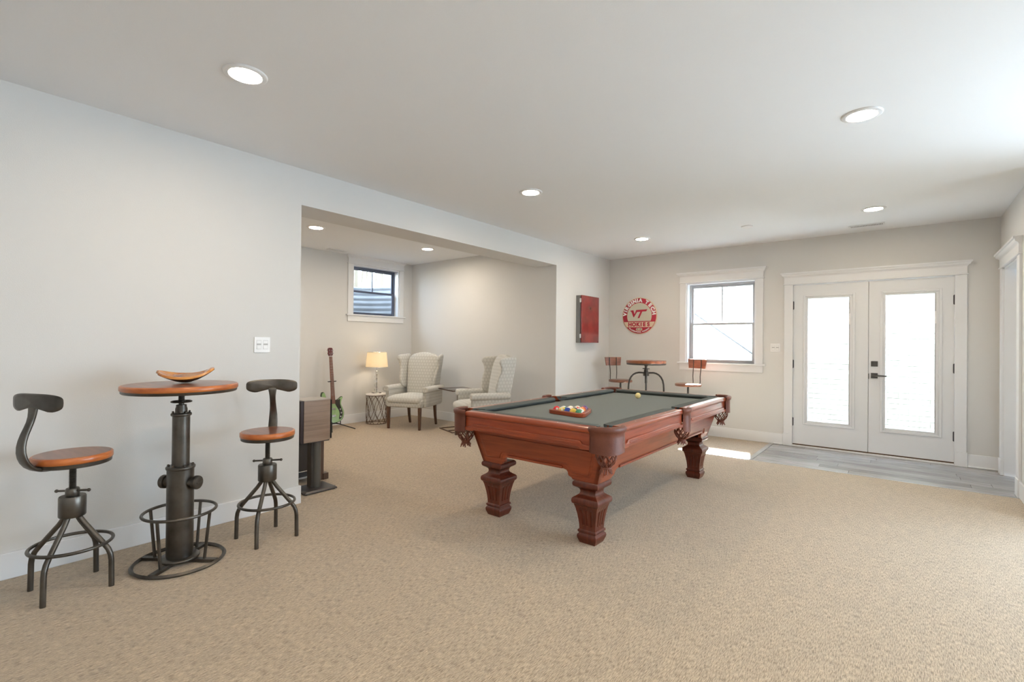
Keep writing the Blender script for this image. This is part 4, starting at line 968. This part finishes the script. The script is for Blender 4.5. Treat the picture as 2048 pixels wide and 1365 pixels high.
# ------------------------------------------------------------------ bass guitar on a stand
GX, GY = -6.66, 4.02
gt = thing('bass_guitar', 'mint green four-string bass guitar with black pickguard leaning upright on a stand', 'guitar', (GX, GY, 0.085))
gt.rotation_euler = (0, math.radians(-7), 0)
MINT = mat('mint_green_lacquer', (0.36, 0.56, 0.27), 0.2, col2=(0.30, 0.48, 0.22), nscale=3, coat=0.6)
DKG = mat('dark_green_burst', (0.035, 0.06, 0.03), 0.2, coat=0.6)
PICKG = mat('black_pickguard', (0.035, 0.033, 0.03), 0.3)
ROSE = mat('rosewood', (0.22, 0.085, 0.05), 0.45, col2=(0.14, 0.05, 0.03), nscale=10, stretch=(1, 8, 1))
HEADW = mat('dark_red_head', (0.12, 0.02, 0.02), 0.25, coat=0.5)
def smooth_poly(out, k=4):
    P_ = []; nO = len(out)
    for i in range(nO):
        p0, p1, p2, p3 = [Vector(out[(i+j-1) % nO]) for j in range(4)]
        for f in [q/k for q in range(k)]: P_.append(tuple(0.5*((2*p1)+(-p0+p2)*f+(2*p0-5*p1+4*p2-p3)*f*f+(-p0+3*p1-3*p2+p3)*f**3)))
    return P_
body = smooth_poly([(0.0, 0.0), (0.09, 0.012), (0.155, 0.06), (0.175, 0.14), (0.160, 0.21), (0.135, 0.27), (0.140, 0.32), (0.165, 0.375), (0.150, 0.395), (0.105, 0.365), (0.06, 0.345), (0.0, 0.34), (-0.06, 0.35), (-0.105, 0.375), (-0.118, 0.42), (-0.135, 0.47), (-0.165, 0.475), (-0.182, 0.43), (-0.175, 0.36), (-0.145, 0.28), (-0.160, 0.20), (-0.175, 0.13), (-0.150, 0.05), (-0.08, 0.01)])
def scaled(P_, f, c=(0, 0.19)): return [(c[0]+(p[0]-c[0])*f, c[1]+(p[1]-c[1])*f) for p in P_]
m = MB(); m.rings([[(x, *q) for q in scaled(body, f)] for x, f in ((-0.022, 0.9), (-0.020, 0.98), (-0.012, 1.0), (0.012, 1.0), (0.019, 0.985))], cap=True); m.build('body', DKG, gt, smooth=True, ang=0.9)
m = MB(); m.rings([[(x, *q) for q in scaled(body, f)] for x, f in ((0.015, 0.965), (0.0215, 0.955))]); m.build('body_face', MINT, gt)
pg = smooth_poly([(0.03, 0.345), (0.085, 0.345), (0.12, 0.355), (0.115, 0.31), (0.115, 0.27), (0.135, 0.21), (0.150, 0.14), (0.130, 0.075), (0.09, 0.05), (0.085, 0.08), (0.098, 0.13), (0.085, 0.19), (0.05, 0.25), (0.03, 0.30)])
m = MB(); m.prism(pg, 0.0215, 0.0245, 'x'); m.build('pickguard', PICKG, gt)
for y, z in ((0.105, 0.20), (0.118, 0.145), (0.104, 0.09)):
    m = MB(lambda v: Vector((v.z, y+v.x, z+v.y))); m.lathe([(0.013, 0.0245), (0.012, 0.040), (0.001, 0.041)], n=14); m.build('knob', SILVER, gt, smooth=True)
MB().box(0.0215, 0.032, -0.03, 0.03, 0.095, 0.125).build('bridge', SILVER, gt, bevel=0.002)
MB().box(0.0215, 0.034, -0.032, 0.032, 0.20, 0.225).build('pickup', SILVER, gt, bevel=0.003)
MB().rings([[(x, s*w_, z) for x, s in ((0.020, -1), (0.020, 1), (0.034, 1), (0.034, -1))] for z, w_ in ((0.29, 0.030), (1.005, 0.022))]).build('fingerboard', ROSE, gt)
MB().rings([[(x, s*w_, z) for x, s in ((0.000, -0.6), (0.000, 0.6), (0.020, 1), (0.020, -1))] for z, w_ in ((0.33, 0.030), (1.005, 0.021))]).build('neck', mat('maple_neck', (0.25, 0.11, 0.05), 0.35), gt)
zf = 1.0
for k in range(1, 20):
    zf = 0.12+(1.005-0.12)*2**(-k/12); w_ = 0.022+(1.005-zf)*0.0112
    MB().box(0.034, 0.0352, -w_, w_, zf-0.001, zf+0.001).build('fret', SILVER, gt)
MB().box(0.020, 0.037, -0.023, 0.023, 1.005, 1.012).build('nut', PLASTIC, gt)
hd = smooth_poly([(-0.022, 1.012), (-0.040, 1.045), (-0.037, 1.08), (-0.040, 1.115), (-0.028, 1.135), (0.0, 1.138), (0.028, 1.135), (0.040, 1.115), (0.037, 1.08), (0.040, 1.045), (0.022, 1.012)], 3)
MB().prism(hd, 0.012, 0.027, 'x').build('headstock', HEADW, gt)
for sy2 in (-1, 1):
    for z in (1.052, 1.100):
        m = MB(lambda v: Vector((v.z, sy2*0.019+v.x, z+v.y))); m.lathe([(0.007, 0.027), (0.006, 0.040), (0.001, 0.041)], n=10); m.tube([(0, 0, 0.010), (sy2*0.028, 0, 0.010)], 0.003, 6); m.sphere((sy2*0.036, 0, 0.010), 0.009, 8, 6, (1, 0.7, 0.5)); m.build('tuning_peg', SILVER, gt, smooth=True)
for k in range(4):
    y0, y1 = -0.019+0.0127*k, -0.0135+0.009*k
    m = MB(); m.tube([(0.036, y0, 0.11), (0.038, y1, 1.008), (0.036, (-1 if k < 2 else 1)*0.017, 1.052 if k in (0, 3) else 1.1)], 0.0009, 4); m.build('string', SILVER, gt)
gs = thing('guitar_stand', 'black tubular guitar stand holding the green bass', 'stand', (GX, GY+0.012, 0))
m = MB(); m.tube([(-0.11, 0.012, 0.30), (-0.125, 0.02, 0.71)], 0.008, 10); m.tube([(-0.07, 0, 0.10), (-0.11, 0.0, 0.30)], 0.011, 10); m.build('upright', BLACK, gs, smooth=True)
m = MB(); m.tube([(-0.125, 0, 0.705), (-0.115, -0.040, 0.705), (-0.06, -0.046, 0.708), (-0.035, -0.042, 0.712)], 0.008, 8); m.tube([(-0.125, 0, 0.705), (-0.115, 0.040, 0.705), (-0.06, 0.046, 0.708), (-0.035, 0.042, 0.712)], 0.008, 8); m.build('neck_yoke', BLACK, gs, smooth=True)
m = MB(); m.tube([(0.055, -0.07, 0.115), (0.055, -0.07, 0.068), (-0.07, -0.07, 0.066), (-0.07, 0.07, 0.066), (0.055, 0.07, 0.068), (0.055, 0.07, 0.115)], 0.008, 8); m.build('cradle', BLACK, gs)
m = MB(); m.tube([(-0.07, 0, 0.10), (0.26, 0.19, 0.008)], 0.008, 8); m.build('leg', BLACK, gs); m = MB(); m.tube([(-0.07, 0, 0.10), (0.26, -0.19, 0.008)], 0.008, 8); m.build('leg', BLACK, gs)
m = MB(); m.tube([(-0.10, 0, 0.26), (-0.20, 0, 0.008)], 0.008, 8); m.build('leg', BLACK, gs)

# ------------------------------------------------------------------ loudspeaker on stand and cabinet behind it
SPW = mat('grey_brown_veneer', (0.33, 0.24, 0.185), 0.33, col2=(0.23, 0.165, 0.125), nscale=2.5, stretch=(1, 1, 14), coat=0.25, detail=5, rnd=0.04)
sp_ = thing('loudspeaker', 'brown wood veneer loudspeaker with black grille on a floor stand at the wall end', 'speaker', (-4.045, 2.225, 0.448))
m = MB()
prof = [(0.115, -0.125), (0.118, -0.06), (0.118, 0.03), (0.112, 0.09), (0.098, 0.125), (0.090, 0.130), (-0.090, 0.130), (-0.098, 0.125), (-0.112, 0.09), (-0.118, 0.03), (-0.118, -0.06), (-0.115, -0.125)]
m.prism([(x*0.985, y*0.985) for x, y in prof], 0.001, 0.354, 'z'); cbx = m.build('cabinet', mat('veneer_joint', (0.10, 0.07, 0.055), 0.5), sp_)
for k in range(7):
    m = MB(); m.prism(prof, 0.355*k/7+0.0006, 0.355*(k+1)/7-0.0006, 'z'); m.build('veneer_band', SPW, cbx, smooth=True, ang=0.35)
m = MB(); m.prism([(x*1.01, y*1.01) for x, y in prof], 0.355, 0.360, 'z'); m.build('top_plate', mat('grey_top', (0.40, 0.37, 0.34), 0.35), sp_, bevel=0.002)
MB().box(-0.100, 0.100, 0.129, 0.143, 0.006, 0.349).build('grille', mat('grille_cloth', (0.015, 0.014, 0.014), 0.9), sp_, bevel=0.006)
MB().box(-0.112, 0.108, -0.150, -0.1245, 0.0, 0.356).build('rear_panel', mat('dark_plum', (0.035, 0.022, 0.025), 0.4), sp_)
ss = thing('speaker_stand', 'dark metal speaker stand with twin column and thick square base', 'speaker stand', (-4.045, 2.265, 0))
m = MB(); m.rings([[(a*0.118*f+0.0, b2*0.150*f, z) for a, b2 in ((-1, -1), (1, -1), (1, 1), (-1, 1))] for z, f in ((0.006, 1.0), (0.016, 1.0), (0.030, 0.90))]); m.build('base_plate', mat('stand_satin', (0.06, 0.055, 0.055), 0.3, 0.3), ss, bevel=0.003)
for a, b2 in ((-1, -1), (1, -1), (1, 1), (-1, 1)):
    m = MB(); m.lathe([(0.008, 0.0), (0.010, 0.006)], (a*0.098, b2*0.128, 0), n=10); m.build('foot', BLACK, ss)
STM = mat('stand_column_grey', (0.13, 0.13, 0.12), 0.35, 0.6)
m = MB(); m.lathe([(0.036, 0.030), (0.036, 0.434)], (0.015, 0.006, 0), n=28); m.build('column', STM, ss, smooth=True, ang=0.8)
m = MB(); m.box(-0.04, 0.030, -0.052, -0.022, 0.030, 0.434); m.build('cable_column', mat('column_dark', (0.05, 0.045, 0.04), 0.4, 0.4), ss, bevel=0.006)
MB().box(-0.08, 0.08, -0.10, 0.09, 0.434, 0.446).build('top_bracket', BLACK, ss, bevel=0.002)
cb = thing('media_cabinet', 'black cabinet with glossy drawer fronts and brown corner post behind the speaker stand', 'cabinet', (-4.34, 2.095, 0))
MB().box(-0.45, 0.03, 0.0, 0.36, 0.06, 0.66).build('body', BLACK, cb, bevel=0.003)
for z0, z1 in ((0.12, 0.375), (0.392, 0.645)):
    d_ = MB().box(0.03, 0.040, 0.005, 0.345, z0, z1).build('drawer_front', BLACKGL, cb, bevel=0.002)
    MB().box(0.040, 0.044, 0.005, 0.345, z0-0.012, z0-0.004).build('drawer_trim', SILVER, d_)
MB().box(0.02, 0.046, 0.0, 0.35, 0.045, 0.062).build('bottom_trim', SILVER, cb)
POST = mat('brown_post_wood', (0.10, 0.055, 0.035), 0.35)
MB().box(0.0, 0.055, 0.36, 0.395, 0.0, 0.66).build('corner_post', POST, cb, bevel=0.002)
MB().box(0.01, 0.065, 0.385, 0.440, 0.0, 0.06).build('foot_block', POST, cb, bevel=0.003)

# ================================================================== WALL AND CEILING FIXTURES
# dart board cabinet
dc = thing('dart_board_cabinet', 'closed wall cabinet with glossy red cherry front and grey side', 'cabinet', (XL, 6.245, 1.330))
DCG = mat('cabinet_grey_side', (0.20, 0.20, 0.20), 0.45)
MB().box(0.0, 0.072, 0.004, 0.510, 0.0, 0.706).build('body', DCG, dc, bevel=0.002)
MB().box(0.072, 0.084, 0.012, 0.502, 0.006, 0.700).build('gap_shadow_liner', BLACK, dc)
DCR = mat('red_cherry_gloss', (0.26, 0.022, 0.022), 0.16, col2=(0.15, 0.012, 0.014), nscale=5, stretch=(1, 1, 1), coat=0.8)
MB().box(0.084, 0.104, 0.0, 0.514, 0.0, 0.706).build('door', DCR, dc, bevel=0.003)
for z in (0.07, 0.60):
    MB().box(0.066, 0.092, -0.003, 0.001, z, z+0.06).build('hinge', SILVER, dc)
# round sign
def letters(txt, size, bold, mat_, name, parent, place):
    # one mesh out of separately placed characters; place(i, width)->matrix
    bmj = bmesh.new(); dg = bpy.context.evaluated_depsgraph_get()
    for ch, mx in place:
        if ch == ' ': continue
        cu = bpy.data.curves.new('glyph', 'FONT'); cu.body = ch; cu.size = size; cu.align_x = 'CENTER'; cu.align_y = 'CENTER'; cu.offset = bold; cu.extrude = 0.0012
        ob = bpy.data.objects.new('glyph', cu); C.objects.link(ob); bpy.context.view_layer.update()
        me = bpy.data.meshes.new_from_object(ob.evaluated_get(bpy.context.evaluated_depsgraph_get())); me.transform(mx); bmj.from_mesh(me)
        bpy.data.objects.remove(ob); bpy.data.curves.remove(cu); bpy.data.meshes.remove(me)
    me = bpy.data.meshes.new(name); bmj.to_mesh(me); bmj.free(); me.materials.append(mat_)
    o = bpy.data.objects.new(name, me); C.objects.link(o); o.parent = parent; return o
MAR = mat('sign_maroon', (0.42, 0.018, 0.045), 0.45); CRM = mat('sign_cream', (0.70, 0.60, 0.45), 0.5); SGG = mat('sign_pale_centre', (0.60, 0.60, 0.50), 0.5); WHT = mat('sign_white', (0.88, 0.88, 0.88), 0.45)
SR = 0.293
sg_ = thing('round_sign', 'round red and cream Virginia Tech Hokies sign on the back wall', 'sign', (-3.268, YB, 1.766))
sg_.rotation_euler = (PI/2, 0, 0)     # local x right, y up, z out of the wall
def disc(R, z0, z1, m_, name, n=72):
    m = MB(); m.lathe([(R, z0), (R, z1-0.001), (R-0.001, z1)], n=n); return m.build(name, m_, sg_, smooth=True, ang=0.8)
disc(SR, 0.0, 0.010, CRM, 'rim_disc'); disc(SR-0.012, 0.010, 0.0125, MAR, 'red_disc')
def chordpoly(R, y0, y1, n=40):
    out = []
    for i in range(n+1):
        a = math.asin(max(-1, min(1, y0/R)))+(math.asin(max(-1, min(1, y1/R)))-math.asin(max(-1, min(1, y0/R))))*i/n; out.append((R*math.cos(a), R*math.sin(a)))
    return out+[(-x, y) for x, y in out[::-1]]
MB().prism(chordpoly(0.206, -0.083, 0.206), 0.0125, 0.0145, 'z').build('centre_border', CRM, sg_)
MB().prism(chordpoly(0.198, -0.083, 0.198), 0.0145, 0.0155, 'z').build('centre_disc', SGG, sg_)
MB().prism(chordpoly(SR-0.012, -0.184, -0.088), 0.0125, 0.0145, 'z').build('band_border', MAR, sg_)
MB().prism(chordpoly(SR-0.018, -0.180, -0.096), 0.0145, 0.0165, 'z').build('name_band', CRM, sg_)
MB().prism([(0.052*math.copysign(abs(math.cos(a))**0.4, math.cos(a)), -0.213+0.021*math.copysign(abs(math.sin(a))**0.6, math.sin(a))) for a in [2*PI*i/40 for i in range(40)]], 0.0125, 0.0150, 'z').build('date_plate', CRM, sg_)
def arc_place(txt, R, a0, a1, top=True, z=0.0145, sx=1.0):
    wts = {'I': 0.45, ' ': 0.6, ',': 0.5, '.': 0.4}; W_ = [wts.get(c, 1.0) for c in txt]; tot = sum(W_)-W_[0]/2-W_[-1]/2; acc = 0; out = []
    for i, c in enumerate(txt):
        if i: acc += W_[i-1]/2+W_[i]/2
        a = a0+(a1-a0)*acc/tot; x, y = R*math.sin(a), R*math.cos(a)
        if not top: y = -y
        rot = -a if top else a
        out.append((c, Matrix.Translation((x, y, z)) @ Matrix.Rotation(rot, 4, 'Z') @ Matrix.Diagonal((sx, 1, 1, 1))))
    return out
letters('', 0.076, 0.0052, WHT, 'upper_lettering', sg_, arc_place('VIRGINIA TECH', 0.243, -1.45, 1.40, True, sx=1.05))
letters('', 0.024, 0.0016, WHT, 'lower_lettering', sg_, arc_place('BLACKSBURG, VIRGINIA', 0.256, -0.68, 0.68, False, sx=1.15))
def line_place(txt, y, x0, x1, z, sx=1.0):
    wts = {'I': 0.5, ' ': 0.5, '.': 0.4}; W_ = [wts.get(c, 1.0) for c in txt]; tot = sum(W_)-W_[0]/2-W_[-1]/2; acc = 0; out = []
    for i, c in enumerate(txt):
        if i: acc += W_[i-1]/2+W_[i]/2
        out.append((c, Matrix.Translation((x0+(x1-x0)*acc/tot, y, z)) @ Matrix.Diagonal((sx, 1, 1, 1))))
    return out
letters('', 0.084, 0.0048, MAR, 'name_lettering', sg_, line_place('HOKIES', -0.139, -0.155, 0.155, 0.0175, 1.0))
letters('', 0.026, 0.0008, mat('sign_dark_green', (0.06, 0.10, 0.07), 0.5), 'date_lettering', sg_, line_place('EST. 1872', -0.213, -0.038, 0.038, 0.016, 0.72))
vt = [(-0.148, 0.088), (-0.098, 0.092), (-0.078, 0.025), (-0.050, 0.094), (0.136, 0.100), (0.116, 0.068), (0.052, 0.066), (0.004, -0.036), (-0.026, -0.036), (0.020, 0.064), (-0.036, 0.062), (-0.088, -0.020), (-0.098, -0.018), (-0.132, 0.070), (-0.146, 0.072)]
bmv = bmesh.new(); vs = [bmv.verts.new((x, y, 0.0175)) for x, y in vt]; fc = bmv.faces.new(vs); r_e = bmesh.ops.extrude_face_region(bmv, geom=[fc])
for v in [g_ for g_ in r_e['geom'] if isinstance(g_, bmesh.types.BMVert)]: v.co.z -= 0.0022
bmesh.ops.triangulate(bmv, faces=bmv.faces[:]); bmesh.ops.recalc_face_normals(bmv, faces=bmv.faces[:])
me = bpy.data.meshes.new('emblem'); bmv.to_mesh(me); bmv.free(); me.materials.append(MAR); eo = bpy.data.objects.new('emblem', me); C.objects.link(eo); eo.parent = sg_
# switches
def switch(T, u, z, wd_, ht, label):
    s_ = thing('light_switch', label, 'switch')
    MB(T).box(u-wd_/2, u+wd_/2, -0.001, 0.006, z-ht/2, z+ht/2).build('wall_plate', PLASTIC, s_, bevel=0.002)
    for q in (-1, 1):
        MB(T).box(u+q*wd_*0.21-0.017, u+q*wd_*0.21+0.017, 0.005, 0.0068, z-0.034, z+0.034).build('rocker_frame', mat('switch_groove', (0.5, 0.5, 0.5), 0.5) if 'switch_groove' not in bpy.data.materials else bpy.data.materials['switch_groove'], s_)
        m = MB(T); m.prism([(0.006, z-0.032), (0.0095, z-0.032), (0.0065, z), (0.0075, z+0.032), (0.006, z+0.032)], u+q*wd_*0.21-0.0155, u+q*wd_*0.21+0.0155, 'x'); m.build('rocker', PLASTIC, s_)
    return s_
TL_ = lambda c: Vector((XL+c.y, c.x, c.z))
switch(TL_, 1.692, 1.282, 0.118, 0.118, 'white double rocker switch on the left wall above the right stool')
switch(TB, -1.334, 1.284, 0.118, 0.118, 'white double rocker switch between window and double doors')
# ceiling lights
n_l = {}
lab = {(-2.70, 1.10): 'large round recessed ceiling light at the upper left', (-0.20, 3.60): 'round recessed ceiling light nearest the right edge', (-2.69, 3.60): 'round recessed ceiling light above the pool table middle',
       (-0.24, 6.13): 'round recessed ceiling light above the double doors beside the long vent', (-2.70, 6.08): 'small round recessed ceiling light above the far bistro set',
       (-5.617, 3.126): 'round recessed alcove ceiling light nearest the header', (-5.543, 4.855): 'round recessed alcove ceiling light right of the small window',
       (-5.617, 1.4): 'recessed alcove ceiling light behind the left wall', (-0.2, 1.1): 'recessed ceiling light above the viewer', (-0.2, -1.4): 'recessed ceiling light behind the viewer, centre', (2.3, -1.4): 'recessed ceiling light behind the viewer, right', (2.3, 1.1): 'recessed ceiling light right of the viewer', (2.3, 3.6): 'recessed ceiling light of the unseen right side'}  # lights outside the view continue the grid and give hidden fill
def lightfix(x, y, label):
    t_ = thing('ceiling_light', label, 'ceiling light', (x, y, ZC), 0, 'recessed ceiling lights')
    m = MB(); m.loop_rings([[(r*math.cos(2*PI*i/48), r*math.sin(2*PI*i/48), z) for r, z in ((0.074, -0.002), (0.079, -0.009), (0.098, -0.008), (0.105, -0.004), (0.106, 0.0), (0.074, 0.0))] for i in range(48)])
    m.build('trim_ring', TRIM, t_, smooth=True, ang=0.9)
    m = MB(); m.lathe([(0.0735, -0.0035), (0.0735, -0.0015)], n=48); m.build('lens', LENSB if x < XL else LENS, t_)
for (x, y), l in lab.items(): lightfix(x, y, l)
# smoke detector-like blank and vents
sd = thing('ceiling_cover_plate', 'small round white cover plate on the ceiling between two far lights', 'cover plate', (-1.436, 6.172, ZC))
MB().lathe([(0.062, 0.0), (0.061, -0.010), (0.052, -0.014), (0.001, -0.015)], n=36).build('cover', PLASTIC, sd, smooth=True, ang=0.9)
def vent(x0, x1, y0, y1, label, sl=20):
    v_ = thing('ceiling_vent', label, 'vent', ((x0+x1)/2, (y0+y1)/2, ZC), 0, 'ceiling vents')
    hx_, hy_ = (x1-x0)/2, (y1-y0)/2
    frame_rect(MB(), -hx_, hx_, -hy_, hy_, -0.008, 0.0, 0.022).build('frame', TRIM, v_, bevel=0.002)
    MB().box(-hx_+0.02, hx_-0.02, -hy_+0.02, hy_-0.02, -0.0015, -0.0005).build('backing', mat('vent_dark', (0.10, 0.10, 0.10), 0.8) if 'vent_dark' not in bpy.data.materials else bpy.data.materials['vent_dark'], v_)
    L_ = max(hx_, hy_)*2-0.05
    for i in range(sl):
        c = -L_/2+L_*(i+0.5)/sl; w_ = L_/sl*0.22
        if hx_ > hy_: MB().box(c-w_, c+w_, -hy_+0.02, hy_-0.02, -0.007, -0.002).build('slat', TRIM, v_)
        else: MB().box(-hx_+0.02, hx_-0.02, c-w_, c+w_, -0.007, -0.002).build('slat', TRIM, v_)
vent(-0.505, -0.165, 6.86, 6.98, 'long white slotted air vent in the ceiling near the double doors')
vent(-6.80, -6.68, 3.95, 4.25, 'white slotted air vent in the alcove ceiling near the small window')
